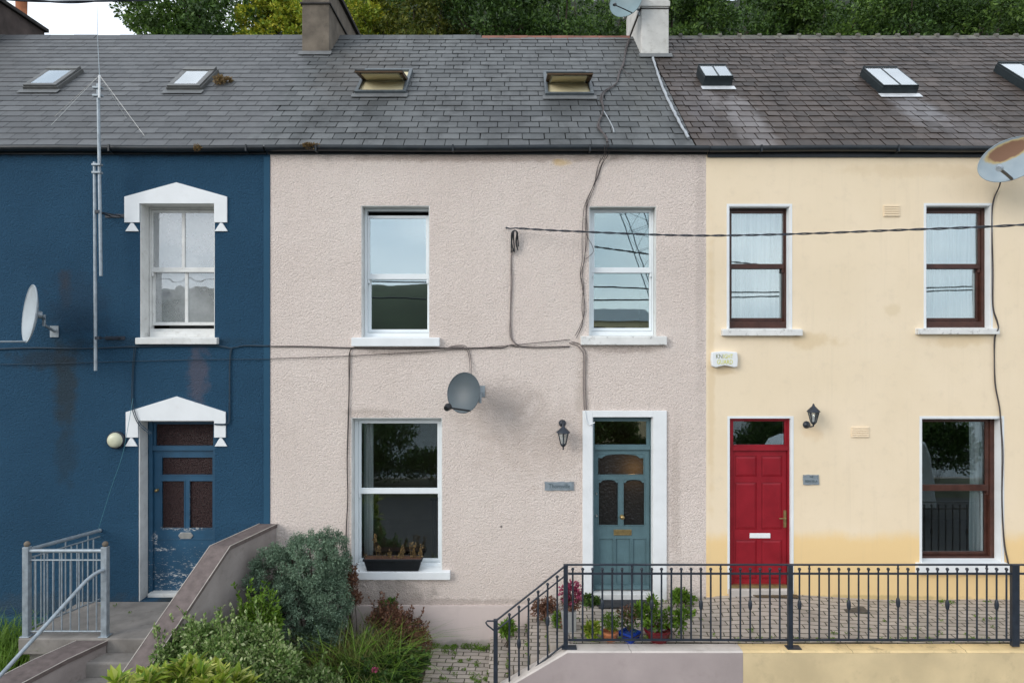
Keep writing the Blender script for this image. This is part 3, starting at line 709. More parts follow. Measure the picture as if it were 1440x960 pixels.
m.box(lf[0]+.005, lf[1]-.005, D-.03, D-.001, lf[2]+.03, lf[2]+.085)
dr = m.build('door', M['teal'], pink, bevel=.0015); dr['label'] = 'worn teal front door with arched glass panes'
for h in hs[:3]: MB().box(h[0]+.001, h[1]-.001, D+.02, D+.026, h[2]+.001, h[3]-.001).build('pane', M['obscure'], dr)
for h in hs[3:]: MB().box(h[0]+.001, h[1]-.001, D+.014, D+.04, h[2]+.001, h[3]-.001).build('panel', M['teal'], dr)
m = MB(); a = rect((863, 888, 744, 752), D); m.ring(a, grow(a, -.016), D-.010, D-.001); m.box(a[0]+.016, a[1]-.016, D-.006, D-.001, a[2]+.016, a[3]-.016); m.build('letterbox', M['brass'], dr, bevel=.003)
for (px, py, r_) in ((874.5, 726, .032), (838.5, 724, .012), (838.5, 693, .010)):
    c = P(px, py, D); MB().lathe((c.x, c.y, c.z), [(r_, -.001), (r_, -.008), (r_*.4, -.014), (r_*.4, -.04), (r_, -.05), (r_*.8, -.066), (.001, -.072)], 14, 'y').build('door_knob' if r_ > .02 else 'keyhole', M['brass' if r_ > .02 else 'chrome'], dr)
MB().box(o[0]+.013, o[1]-.013, -.045, D+.06, -.02, .115).build('door_sill', M['white_old'], pink, bevel=.006)
hl = bpy.data.lights.new('hall_lamp', 'POINT'); hl.energy = 6; hl.color = (1, .6, .25); hl.shadow_soft_size = .05
hlo = bpy.data.objects.new('hall_lamp', hl); COL.objects.link(hlo); hlo.location = P(889, 655, .30)
slated_roof(pink, -3.62, 2.56, .30, 'slate_pink', seed=5, zig0=.001, rough=1.0)
gutter(pink, -3.43, 2.74, 203.5, 216)

# ---- yellow house
yel = thing('terraced_house', ((XP+XY1)/2, 0, 0), 'cream yellow rendered house with red door and brown sash windows', 'house', 'houses of the terrace')
yw1, yw2, yw3 = (1025, 1111, 290, 463), (1302, 1393, 289, 462), (1296, 1409, 588, 793); ydo = (1026, 1113, 588, 834)
shell(yel, XP, XY1, 'yellow', [rect(a) for a in (yw1, yw2, yw3, ydo)])
MB().box(XP+.001, px_x(1023)-.005, -.02, -.0015, -.6, P(0, 842).z+.04).build('plinth', M['yellow'], yel, bevel=.004)
for a, hs_ in ((yw1, 0), (yw2, 0), (yw3, 0), (ydo, 0)):
    o = rect(a); m = MB(); e = .032
    m.box(o[0]-e, o[0]+.0, -.006, -.001, o[2], o[3]+e); m.box(o[1], o[1]+.028, -.006, -.001, o[2], o[3]+e); m.box(o[0], o[1], -.006, -.001, o[3], o[3]+e)
    m.build('painted_band', M['white'], yel)
w, o, gu, gl_ = window(yel, yw1, .12, (1029, 1102, 300, 371), (1029, 1101, 378, 447), (1016, 1129, 463, 472), 'brown', ('glass_net', 'glass_net'), sillm='sill_stain', lining='white', label='brown sash window above the red door')
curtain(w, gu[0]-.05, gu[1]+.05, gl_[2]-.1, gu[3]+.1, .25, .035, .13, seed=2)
w, o, gu, gl_ = window(yel, yw2, .12, (1302, 1376, 300, 371), (1302, 1373, 378, 447), (1291, 1406, 462, 470), 'brown', ('glass_net', 'glass_net'), sillm='sill_stain', lining='white', label='brown sash window below the rusty dish')
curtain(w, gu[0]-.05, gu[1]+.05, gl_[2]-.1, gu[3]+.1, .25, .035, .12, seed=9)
w, o, gu, gl_ = window(yel, yw3, .15, (1297, 1386, 593, 681), (1297, 1385, 689, 775), (1291, 1420, 793, 807), 'brown', ('glass_low', 'glass_low'), lining='white', label='large brown sash window of the ground floor')
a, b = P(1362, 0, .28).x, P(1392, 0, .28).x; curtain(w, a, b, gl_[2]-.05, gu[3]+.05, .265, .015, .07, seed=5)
MB().box(6.6, 7.3, 3.2, 3.9, .01, 1.25).build('fireplace', M['black'], yel, bevel=.01)
# red door
D = .07; o = rect(ydo); lf = rect((1030, 1106, 633, 822), D); fl = rect((1031, 1103, 592, 625), D)
m = MB(); m.ring((o[0]+.001, o[1]-.012, .10, o[3]-.003), (lf[0]-.004, lf[1]+.006, .101, o[3]-.03), D-.03, D+.06)
m.box(lf[0]-.003, lf[1]+.005, D-.035, D+.055, lf[3]+.004, fl[2]-.02); m.ring((lf[0]-.003, lf[1]+.005, fl[2]-.02, o[3]-.031), fl, D-.005, D+.04)
df = m.build('door_frame', M['red'], yel, bevel=.004)
MB().box(fl[0]-.003, fl[1]+.003, D+.01, D+.016, fl[2]-.003, fl[3]+.003).build('fanlight', M['glass_low'], df)
MB().box(o[1]-.0115, o[1]-.0005, .0, D-.03, .0, o[3]-.002).build('door_reveal', M['white'], yel)
hs = [rect((a, b, c_, d_), D) for (a, b) in ((1034, 1064), (1071, 1100)) for (c_, d_) in ((641, 670), (678, 744), (759, 814))]
m = MB(); m.plate(lf[0], lf[1], lf[2], lf[3], hs, D, D+.04)
for h in hs:
    q0, q1 = grow(h, -.004), grow(h, -.035)
    lo_ = [(q0[0], D+.012, q0[2]), (q0[1], D+.012, q0[2]), (q0[1], D+.012, q0[3]), (q0[0], D+.012, q0[3])]
    hi_ = [(q1[0], D+.003, q1[2]), (q1[1], D+.003, q1[2]), (q1[1], D+.003, q1[3]), (q1[0], D+.003, q1[3])]
    m.hexa(lo_, hi_); m.box(h[0], h[1], D+.0121, D+.035, h[2], h[3])
dr = m.build('door', M['red'], yel, bevel=.002); dr['label'] = 'red six panel front door with brass lever handle'
a = rect((1054, 1083, 749, 756), D); MB().box(a[0], a[1], D-.012, D-.001, a[2], a[3]).build('letterbox', M['white'], dr, bevel=.004)
a = rect((1101.5, 1105.5, 717, 741), D); m = MB(); m.box(a[0], a[1], D-.010, D-.001, a[2], a[3])
c = P(1103.5, 727.5, D); m.tube([(c.x, D-.01, c.z), (c.x, D-.05, c.z), (c.x-.02, D-.055, c.z), (c.x-.10, D-.055, c.z+.003)], .008, 8); m.build('door_handle', M['brass'], dr, bevel=.001)
a = rect((1028, 1107, 822, 826), .02); MB().box(a[0], a[1], .0, D+.03, a[2], a[3]).build('threshold', M['brass'], yel, bevel=.003)
MB().box(o[0]-.02, o[1]-.01, -.05, .10, -.02, a[2]-.001).build('door_step', M['pinktop'], yel, bevel=.012)
slated_roof(yel, 2.56, XY1+1.5, .205, 'slate_yellow', seed=8, rough=1.5)
gutter(yel, 2.75, XY1, 204, 220)
for (x0, x1, y0_, y1_) in ((1242, 1265, 289, 305), (1197, 1222, 600, 615)):
    a = rect((x0, x1, y0_, y1_)); m = MB(); m.box(a[0], a[1], -.010, -.001, a[2], a[3]); n = 5
    for k in range(n):
        zz = a[2]+(a[3]-a[2])*(k+.5)/n; m.box(a[0]+.01, a[1]-.01, -.020, -.011, zz-.004, zz+.008); continue
        m.hexa([(a[0]+.012, -.011, zz-.013), (a[1]-.012, -.011, zz-.013), (a[1]-.012, -.0102, zz+.012), (a[0]+.012, -.0102, zz+.012)], [(a[0]+.012, -.026, zz-.013), (a[1]-.012, -.034, zz-.013), (a[1]-.012, -.012, zz+.012), (a[0]+.012, -.012, zz+.012)])
    m.build('air_vent', M['yellow'], yel)

# ridges
def ridge(house, x0, x1, mat, lumps=0.0, step_=.45, lift=.02, red=None):
    m = MB(); x = x0; rr = random.Random(int(x0*10)+50)
    while x < x1-.01:
        b = min(x1, x+step_); dz = rr.uniform(-.006, .008)
        for s_ in (0, 1):
            pass
        lp = [(-.13, -.10), (0, .035), (.13, -.10), (.115, -.118), (0, .01), (-.115, -.118)]
        vs = [(x+.004, YR+yy, ZR+lift+zz+dz) for yy, zz in lp] + [(b-.004, YR+yy, ZR+lift+zz+dz) for yy, zz in lp]
        m.add(vs, [(i, i+6, (i+1) % 6+6, (i+1) % 6) for i in range(6)] + [tuple(range(6)), tuple(range(11, 5, -1))])
        if lumps: m.ball((b, YR, ZR+lift+.035), lumps*(1+rr.uniform(-.2, .2)), 8, .8); m.tube([(b-.03, YR, ZR+lift+.02), (b+.03, YR, ZR+lift+.02)], .055, 8)
        x = b
    return m.build('ridge_tiles', M[mat], house)
ridge(blue, XB0-1.5, -3.9, 'slate_blue', lift=0.0)
ridge(pink, -3.4, -.6, 'slate_pink', lift=0.0); ridge(pink, -.59, 2.3, 'ridge_red', lift=-.01)
ridge(yel, 2.9, XY1+1.4, 'ridge_lichen', .045, .385, lift=-.01)
# lead / mortar fillet between the pink and yellow roofs
pts = []
for k in range(30):
    u = k/29; px = 918+(968-918)*u**1.0+5*math.sin(u*math.pi)*-1; py = 84+(197-84)*u
    x, s_ = roof(px, py); pts.append(rp(x+random.uniform(-.006, .006), s_, .03))
m = MB(); m.tube(pts, [.022+random.uniform(-.005, .005) for _ in pts], 6); m.build('roof_fillet', M['lead'], pink)

# ---- chimneys
def chimney(house, x0, x1, y0, y1, ztop, mat, bandz, label, pots=(), dish=False):
    zb = Z0R+(y0-Y0R)*TR-.3
    m = MB(); zr_ = Z0R+(YR-Y0R)*TR-(y1-YR)*TR-.3
    m.hexa([(x0,y0,zb),(x1,y0,zb),(x1,y1,min(zb,zr_)),(x0,y1,min(zb,zr_))], [(x0,y0,ztop-.08),(x1,y0,ztop-.08),(x1,y1,ztop-.08),(x0,y1,ztop-.08)])
    ch = m.build('chimney', M[mat], house, bevel=.012); ch['label'] = label
    for bz, bh, bo, mt in bandz: MB().box(x0-bo, x1+bo, y0-bo, y1+bo, bz, bz+bh).build('chimney_band', M[mt], ch, bevel=.008)
    MB().box(x0-.06, x1+.06, y0-.06, y1+.06, ztop-.079, ztop).build('coping', M['soot' if mat != 'chim2' else 'chim2'], ch, bevel=.01)
    for (px, py_) in pots: MB().lathe((px, py_, ztop), [(.13, -.001), (.13, .05), (.105, .08), (.11, .42), (.135, .45), (.135, .5), (.1, .5), (.09, .3)], 16).build('chimney_pot', M['clay'], ch)
    zf = Z0R+(y0-Y0R)*TR
    m = MB(); m.hexa([rp(x0-.05, (y0-Y0R)/CR-.12, .024), rp(x1+.05, (y0-Y0R)/CR-.12, .024), rp(x1+.05, (y0-Y0R)/CR-.002, .024), rp(x0-.05, (y0-Y0R)/CR-.002, .024)],
                     [rp(x0-.05, (y0-Y0R)/CR-.12, .032), rp(x1+.05, (y0-Y0R)/CR-.12, .032), (x1+.05, y0-.012, zf+.05), (x0-.05, y0-.012, zf+.05)])
    m.build('flashing', M['skyflash'], ch)
    return ch
chimney(blue, -10.72, -10.2, 2.95, 5.3, EYE+6.83, 'chim0', [], 'dark sooty chimney with clay pot', pots=((-10.42, 4.9), (-10.45, 3.9)))
chimney(pink, -3.86, -3.36, 2.95, 5.4, EYE+6.7, 'chim1', [(EYE+6.19, .035, .03, 'soot')], 'grey brown rendered chimney', pots=((-3.61, 3.5), (-3.61, 4.6)))
chimney(yel, 2.36, 2.86, 2.85, 4.5, EYE+6.75, 'chim2', [(EYE+6.10, .10, .02, 'chim2'), (EYE+6.06, .012, .022, 'soot')], 'whitewashed chimney', pots=((2.61, 3.2), (2.61, 4.1)))

# ---- skylights
def skylight(house, xc, s0, s1, w, up=.07, fm='skyframe', kind='closed', label=None, opening=0, mull=False, apron='skyflash'):
    f = MB(); x0, x1 = xc-w/2, xc+w/2; e = .055 if fm != 'skydark' else .02
    def rb(mb, a, b, sa, sb, l0, l1): mb.hexa([rp(a,sa,l0),rp(b,sa,l0),rp(b,sb,l0),rp(a,sb,l0)], [rp(a,sa,l1),rp(b,sa,l1),rp(b,sb,l1),rp(a,sb,l1)])
    rb(f, x0, x1, s0, s0+e, .001, up); rb(f, x0, x1, s1-e, s1, .001, up); rb(f, x0, x0+e, s0+e, s1-e, .001, up); rb(f, x1-e, x1, s0+e, s1-e, .001, up)
    k = f.build('skylight', M[fm], house, bevel=.006)
    if label: k['label'] = label
    m = MB(); rb(m, x0-.04, x1+.04, s0-.14, s0-.001, .023, .030); m.build('flashing', M[apron], k)
    if kind == 'closed':
        m = MB(); g, tc_ = (.012, .035) if fm == 'skydark' else (.062, .15); f0 = .03 if fm == 'skydark' else .09
        rb(m, x0+g*.3, x1-g*.3, s0+.01, s0+f0, up+.001, up+.03); rb(m, x0+g*.3, x1-g*.3, s1-tc_, s1-.01, up+.001, up+.045)
        rb(m, x0+g*.3, x0+g*1.6, s0+f0, s1-tc_, up+.001, up+.03); rb(m, x1-g*1.6, x1-g*.3, s0+f0, s1-tc_, up+.001, up+.03)
        if mull: rb(m, xc-.012, xc+.009, s0+f0, s1-tc_, up+.001, up+.034)
        m.build('sash', M[fm if fm == 'skydark' else 'skyframe'], k, bevel=.004)
        m = MB(); rb(m, x0+g*1.6, x1-g*1.6, s0+f0, s1-tc_, up+.020, up+.026); m.build('pane', M['glass_sky'], k)
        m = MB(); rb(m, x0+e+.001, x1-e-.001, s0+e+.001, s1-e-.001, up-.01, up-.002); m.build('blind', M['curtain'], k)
    else:
        sm = (s0+s1)/2; ang = R(opening); hl_ = (s1-s0)/2-.02
        def q(x, t_, l):     # along sash t, lift l, rotated about the mid axis
            b = rp(x, sm, up+.01); ds = Vector((0, CR, SR)); dn = Vector((0, -SR, CR))
            d2 = ds*math.cos(ang)-dn*math.sin(ang); n2 = dn*math.cos(ang)+ds*math.sin(ang)
            return b+d2*t_+n2*l
        def qb(mb, a, b, ta, tb, l0, l1): mb.hexa([q(a,ta,l0),q(b,ta,l0),q(b,tb,l0),q(a,tb,l0)], [q(a,ta,l1),q(b,ta,l1),q(b,tb,l1),q(a,tb,l1)])
        a, b = x0+.03, x1-.03
        m = MB(); qb(m, a, b, -hl_, -hl_+.07, .012, .028); qb(m, a, b, hl_-.07, hl_, .012, .028); qb(m, a, a+.07, -hl_+.07, hl_-.07, .012, .028); qb(m, b-.07, b, -hl_+.07, hl_-.07, .012, .028)
        m.build('sash', M['skydark'], k, bevel=.003)
        m = MB(); qb(m, a, b, -hl_, -hl_+.07, -.012, .011); qb(m, a, b, hl_-.07, hl_, -.012, .011); qb(m, a, a+.06, -hl_+.07, hl_-.07, -.012, .011); qb(m, b-.06, b, -hl_+.07, hl_-.07, -.03, .011)
        m.build('sash_lining', M['skywood'], k, bevel=.003)
        m = MB(); qb(m, a+.06, b-.06, -hl_+.07, hl_-.07, .0, .008); m.build('pane', M['glass_sky'], k)
        m = MB(); rb(m, x0+e, x1-e, s0+e, s1-e, -.001+.024, .028); m.build('shaft', M['blind'], k)
        m = MB(); n = 9
        for i_ in range(n): qb(m, a+.08, b-.08, -hl_+.08+i_*(2*hl_-.16)/n, -hl_+.08+(i_+.88)*(2*hl_-.16)/n, -.022, -.016)
        m.build('blind', M['blind'], k)
    return k
def srng(px, yt, yb): return roof(px, yb)[1], roof(px, yt)[1]
s0, s1 = srng(80, 101, 129); skylight(blue, -7.68, s0+.03, s1-.03, .57, label='grey skylight nearer the blue house aerial')
s0, s1 = srng(275, 102, 130); skylight(blue, -5.33, s0+.03, s1-.03, .57, label='grey skylight with moss at its side')
s0, s1 = srng(540, 102, 134); skylight(pink, -2.12, s0, s1, .82, fm='skysteel', kind='open', opening=31, label='open skylight nearer the grey chimney')
s0, s1 = srng(800, 105, 137); skylight(pink, .92, s0, s1, .78, fm='skysteel', kind='open', opening=31, label='open skylight left of the roof cables')
s0, s1 = srng(1012, 104, 122); skylight(yel, 3.38, s0-.05, s1-.1, .47, up=.16, fm='skydark', label='small raised rooflight', mull=True, apron='lead_new')
s0, s1 = srng(1250, 106, 134); skylight(yel, 6.22, s0, s1-.05, .58, up=.13, fm='skydark', label='long rooflight with two panes', mull=True, apron='lead_new')
s0, s1 = srng(1430, 101, 134); skylight(yel, 8.72, s0, s1, .78, up=.13, fm='skydark', label='rooflight at the right end', mull=True, apron='lead_new')

# ------------------------------------------------------------------ terrace in front (paving, steps, walls)
ZL = P(0, 907).z            # lower path beside the pink plinth
YF = -1.27                  # back edge of the street walls
def struct(mb, name, mat, **k): return setp(mb.build(name, mat, **k), kind='structure')
m = MB(); NX, NY = 90, 12; vs = []; fs = []
for j in range(NY+1):
    for i in range(NX+1):
        x = .72+(XY1-.72)*i/NX; y = YF-.001+(-YF)*j/NY
        vs.append((x, y, -.02+.045*(j/NY)+.085*(j/NY)*math.exp(-((x-3.6)/.9)**2)+.006*math.sin(x*3.1+y*4)))
for j in range(NY):
    for i in range(NX): a = j*(NX+1)+i; fs.append((a, a+1, a+NX+2, a+NX+1))
m.add(vs, fs, True); m.box(.72, XY1, YF-.001, -.001, -1.7, -.06)
m.box(-4.9, -.30, -3.4, -.001, -1.7, ZL)
struct(m, 'paving', M['paving'])
m = MB(); n = 4; xa, xb = -.30, .72
for k in range(n):
    a = xa+(xb-xa)*k/n; b = xa+(xb-xa)*(k+1)/n; z = ZL+(-.03-ZL)*(k+1)/(n+.0)
    m.box(a+.001, b-.001, YF-.001, -.001, -1.7, z-.012)
struct(m, 'steps', M['paving'], bevel=.012)
m = MB(); m.box(-11, -6.25, -4.3, -.001, -1.7, -.55); struct(m, 'garden_soil', M['soil'])

# street walls
HW = EYE - 425*8.31/960     # top of wall
YW0, YW1 = -1.49, -1.28
xs_ = P(1045, 0, YW0).x
gw = thing('garden_wall', (1.9, -1.45, -1.7), 'mauve painted retaining wall under the railing, with its end sloping down beside the steps', 'wall', 'street walls below the railing')
m = MB()
xk = .66; xl = -.95; dz = .77*(xk-xl)
ins = .045
m.hexa([(xk, YW0, -1.75), (xs_-.001, YW0, -1.75), (xs_-.001, YW1, -1.75), (xk, YW1, -1.75)], [(xk, YW0, HW-.018), (xs_-.001, YW0, HW-.018), (xs_-.001, YW1, HW-.018), (xk, YW1, HW-.018)])
m.hexa([(xl, YW0, -1.75), (xk-.0005, YW0, -1.75), (xk-.0005, YW1, -1.75), (xl, YW1, -1.75)], [(xl, YW0, HW-.018-dz+.3), (xk-.0005, YW0, HW-.018), (xk-.0005, YW1, HW-.018), (xl, YW1, HW-.018-dz+.3)])
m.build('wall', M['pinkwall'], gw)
m = MB()
m.hexa([(xk, YW0, HW-.017), (xs_-.001, YW0, HW-.017), (xs_-.001, YW1, HW-.017), (xk, YW1, HW-.017)], [(xk, YW0+.02, HW), (xs_-.001, YW0+.02, HW), (xs_-.001, YW1, HW), (xk, YW1, HW)])
m.hexa([(xl, YW0, HW-.017-dz+.3), (xk-.0005, YW0, HW-.017), (xk-.0005, YW1, HW-.017), (xl, YW1, HW-.017-dz+.3)], [(xl, YW0+.02, HW-dz+.3), (xk-.0005, YW0+.02, HW), (xk-.0005, YW1, HW), (xl, YW1, HW-dz+.3)])
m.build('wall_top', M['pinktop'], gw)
gw2 = thing('garden_wall', ((xs_+XY1)/2, -1.45, -1.7), 'yellow painted retaining wall with a dirt streaked top under the railing', 'wall', 'street walls below the railing')
m = MB(); m.box(xs_+.001, XY1, YW0, YW1, -1.75, HW-.018); m.build('wall', M['yelwall'], gw2)
m = MB(); m.hexa([(xs_+.001, YW0-.004, HW-.017), (XY1, YW0-.004, HW-.017), (XY1, YW1, HW-.017), (xs_+.001, YW1, HW-.017)], [(xs_+.001, YW0+.03, HW), (XY1, YW0+.03, HW), (XY1, YW1, HW), (xs_+.001, YW1, HW)])
m.build('wall_top', M['yeltop'], gw2)

# ---- iron railing
YRL = -1.39; DR = DW+YRL
rl = thing('railing', (3.5, YRL, HW), 'dark iron railing with ball topped bars in front of the teal and red doors', 'railing')
def X8(px): return (px-720)*DR/F
def Z8(py): return EYE+(480-py)*DR/F
zt, z2, zb_ = Z8(793.5), Z8(806), Z8(899)
for px, hw, base in ((795.5, .026, 1), (1111, .028, 1), (1427, .044, 0), (1742, .028, 1)):
    m = MB(); m.box(X8(px)-hw, X8(px)+hw, YRL-.025, YRL+.025, HW-.0 if base else HW+.02, zt+.004)
    if base: m.box(X8(px)-.05, X8(px)+(.13 if px < 800 else .12), YRL-.06, YRL+.05, HW+.001, HW+.014)
    m.build('post', M['iron'], rl, bevel=.004)
xe = XY1-1.5
m = MB(); m.box(X8(795.5), xe, YRL-.018, YRL+.018, zt-.008, zt+.008); m.build('top_rail', M['iron'], rl, bevel=.003)
m = MB(); m.box(X8(799), xe, YRL-.009, YRL+.009, z2-.011, z2+.011); m.build('rail', M['iron'], rl)
m = MB(); m.box(X8(799), xe, YRL-.009, YRL+.009, zb_-.012, zb_+.012); m.build('rail', M['iron'], rl)
def baluster(x, ztop, zlo, collar=False, through=False):
    m = MB(); m.tube([(x, YRL, zlo), (x, YRL, ztop)], .0115, 6)
    if not through: m.ball((x, YRL, ztop+.008), .020, 8)
    else: m.ball((x, YRL, z2+.06), .017, 8)
    if collar:
        zc = (ztop+zlo)/2; m.lathe((x, YRL, zc), [(.012, -.06), (.020, -.045), (.022, -.03), (.026, 0), (.022, .03), (.020, .045), (.012, .06)], 8)
    m.build('baluster', M['iron'], rl)
k = 0; px = 805.5
while px < 1760:
    if min(abs(px-q_) for q_ in (1111, 1427, 1742)) > 5:
        th = k % 9 == 6; baluster(X8(px), (zt-.008) if th else z2+.045, zb_, collar=(k % 5 == 3), through=th)
    px += 13.86 if px < 1112 else 13.86; k += 1
# sloping section down the steps
ax, az = X8(797), 0; bx = X8(697)
def zs(x, top): return top - (ax-x)*.79
zp = zs(bx, zt)
m = MB(); m.box(bx-.026, bx+.026, YRL-.025, YRL+.025, HW-.85, zp+.02); m.build('post', M['iron'], rl, bevel=.004)
for top, r_ in ((zt, .012), (z2-.01, .010), (zb_-.03, .011)):
    m = MB(); m.tube([(ax, YRL, top), (bx, YRL, zs(bx, top))], r_, 6); m.build('rail' if top != zt else 'top_rail', M['iron'], rl)
m = MB(); m.tube([(bx, YRL, zp), (bx-.10, YRL, zp-.0), (bx-.118, YRL, zp-.02), (bx-.10, YRL, zp-.05), (bx, YRL, zp-.13)], .010, 6); m.build('rail_end', M['iron'], rl)
for k in range(6):
    x = ax-.115*(k+1)-.0; 
    if x < bx+.05: break
    baluster(x, zs(x, z2)+.045, zs(x, zb_-.03), collar=(k % 3 == 1))

# ---- blue house landing, stairs and their walls
YL = -1.2
m = MB(); m.box(-6.08, -3.52, YL, -.001, -.20, -.001); m.box(-6.0, -3.55, YL+.08, -.002, -1.7, -.201); struct(m, 'landing', M['concrete'], bevel=.015)
m = MB(); y = YL-.001
for k in range(1, 9):
    m.box(-5.05-.12*k, -3.62-.05*k, y-.27, y-.001, -1.72, -.17*k); y -= .27
struct(m, 'stairs', M['concrete'], bevel=.02)
sw_ = thing('stair_wall', (-5.2, -2, -1.7), 'low rendered wall with brown coping below the galvanised handrail', 'wall', 'walls beside the blue house stairs')
def capwall(th, pts, thk, dirv, dn, capw):
    """pts: top edge points right side; dirv offset to the other side"""
    m = MB(); c = MB(); e = MB()
    for (a, b) in zip(pts, pts[1:]):
        a, b = Vector(a), Vector(b); o_ = Vector(dirv)
        m.hexa([(a.x,a.y,-1.75), (b.x,b.y,-1.75), (b.x+o_.x,b.y,-1.75), (a.x+o_.x,a.y,-1.75)], [a-Vector((0,0,.05)), b-Vector((0,0,.05)), b+o_-Vector((0,0,.05)), a+o_-Vector((0,0,.05))])
        k_ = Vector((.012 if dirv[0] < 0 else -.012, 0, 0)); dz_ = Vector((0, 0, .049))
        c.hexa([a+k_-dz_, b+k_-dz_, b+o_-k_-dz_, a+o_-k_-dz_], [a+k_, b+k_, b+o_-k_, a+o_-k_])
        e.tube([a+k_+Vector((0,0,.002)), b+k_+Vector((0,0,.002))], .006, 4); e.tube([a+o_-k_+Vector((0,0,.002)), b+o_-k_+Vector((0,0,.002))], .006, 4)
    m.build('wall', M['blue_yard'], th); c.build('coping', M['cap'], th); e.build('coping_edge', M['cap_edge'], th)
capwall(sw_, [(-4.98, YL-.02, -.02), (-5.16, YL-.5, -.025), (-5.40, YL-1.1, -.08), (-5.75, YL-2.0, -.35)], .3, (-.36, 0, 0), 0, .3)
sw2 = thing('stair_wall', (-3.6, -1.2, -1.7), 'tall rendered wall with brown coping stepping down between the blue door and the juniper', 'wall', 'walls beside the blue house stairs')
capwall(sw2, [(-3.31, -.004, 1.09), (-3.50, -1.15, 1.12), (-3.70, -1.93, .57), (-3.95, -3.0, -.17)], .25, (-.23, 0, 0), 0, .25)

# ---- galvanised railing
gr = thing('railing', (-5.5, YL, 0), 'galvanised railing with ball capped posts around the landing and a long handrail', 'railing')
YG = -1.13; xl_, xr_ = P(38, 0, YG).x, P(148, 0, YG).x
ztr, zr2, zr3 = P(0, 774, YG).z, P(0, 787, YG).z, P(0, 887, YG).z
for x in (xl_, xr_):
    m = MB(); m.box(x-.037, x+.037, YG-.037, YG+.037, 0, P(0, 768, YG).z); m.box(x-.06, x+.06, YG-.06, YG+.06, .0005, .012)
    p = m.build('post', M['galv'], gr, bevel=.006)
    m = MB(); m.ball((x, YG, P(0, 764.5, YG).z), .036, 12); m.build('ball_cap', M['chim1'], p)
m = MB(); m.tube([(xl_+.037, YG, ztr), (xr_-.037, YG, ztr)], .024, 10); m.build('top_rail', M['galv'], gr)
for z in (zr2, zr3): m = MB(); m.tube([(xl_+.037, YG, z), (xr_-.037, YG, z)], .011, 6); m.build('rail', M['galv'], gr)
n = 8
for k in range(n):
    x = xl_+(xr_-xl_)*(k+1)/(n+1); m = MB(); m.tube([(x, YG, zr3), (x, YG, ztr if k % 2 else zr2)], .0095, 6); m.build('baluster', M['galv'], gr)
wx = P(140, 0, -.02).x
def rt(px_a, py_a, py_b): return (Vector((xl_+.01, YG+.03, P(0, py_a, YG).z)), Vector((wx, -.015, P(0, py_b, -.015).z)))
T = rt(0, 773, 745.5); m = MB(); m.tube([T[0], T[1]], .024, 10); m.ball(T[1], .028, 8); m.build('top_rail', M['galv'], gr)
T2 = rt(0, 785, 754); m = MB(); m.tube(T2, .011, 6); m.build('rail', M['galv'], gr)
T3 = rt(0, 884, 842); m = MB(); m.tube(T3, .011, 6); m.build('rail', M['galv'], gr)
for k in range(11):
    u = (k+.8)/12; a = T3[0].lerp(T3[1], u); b = (T if k % 4 == 1 else T2)[0].lerp((T if k % 4 == 1 else T2)[1], u)
    m = MB(); m.tube([a, (b.x, b.y, b.z)], .0095, 6); m.build('baluster', M['galv'], gr)
m = MB(); pz_ = P(147, 800, YG).z
m.tube([(xr_, YG-.03, pz_), (xr_-.03, YG-.08, pz_), (xr_-.06, YG-.13, pz_-.02), (xr_-.11, YG-.22, pz_-.075), (xr_-.42, YG-1.05, pz_-.70), (xr_-.75, YG-1.9, pz_-1.32)], .023, 10)
m.build('handrail', M['galv'], gr)

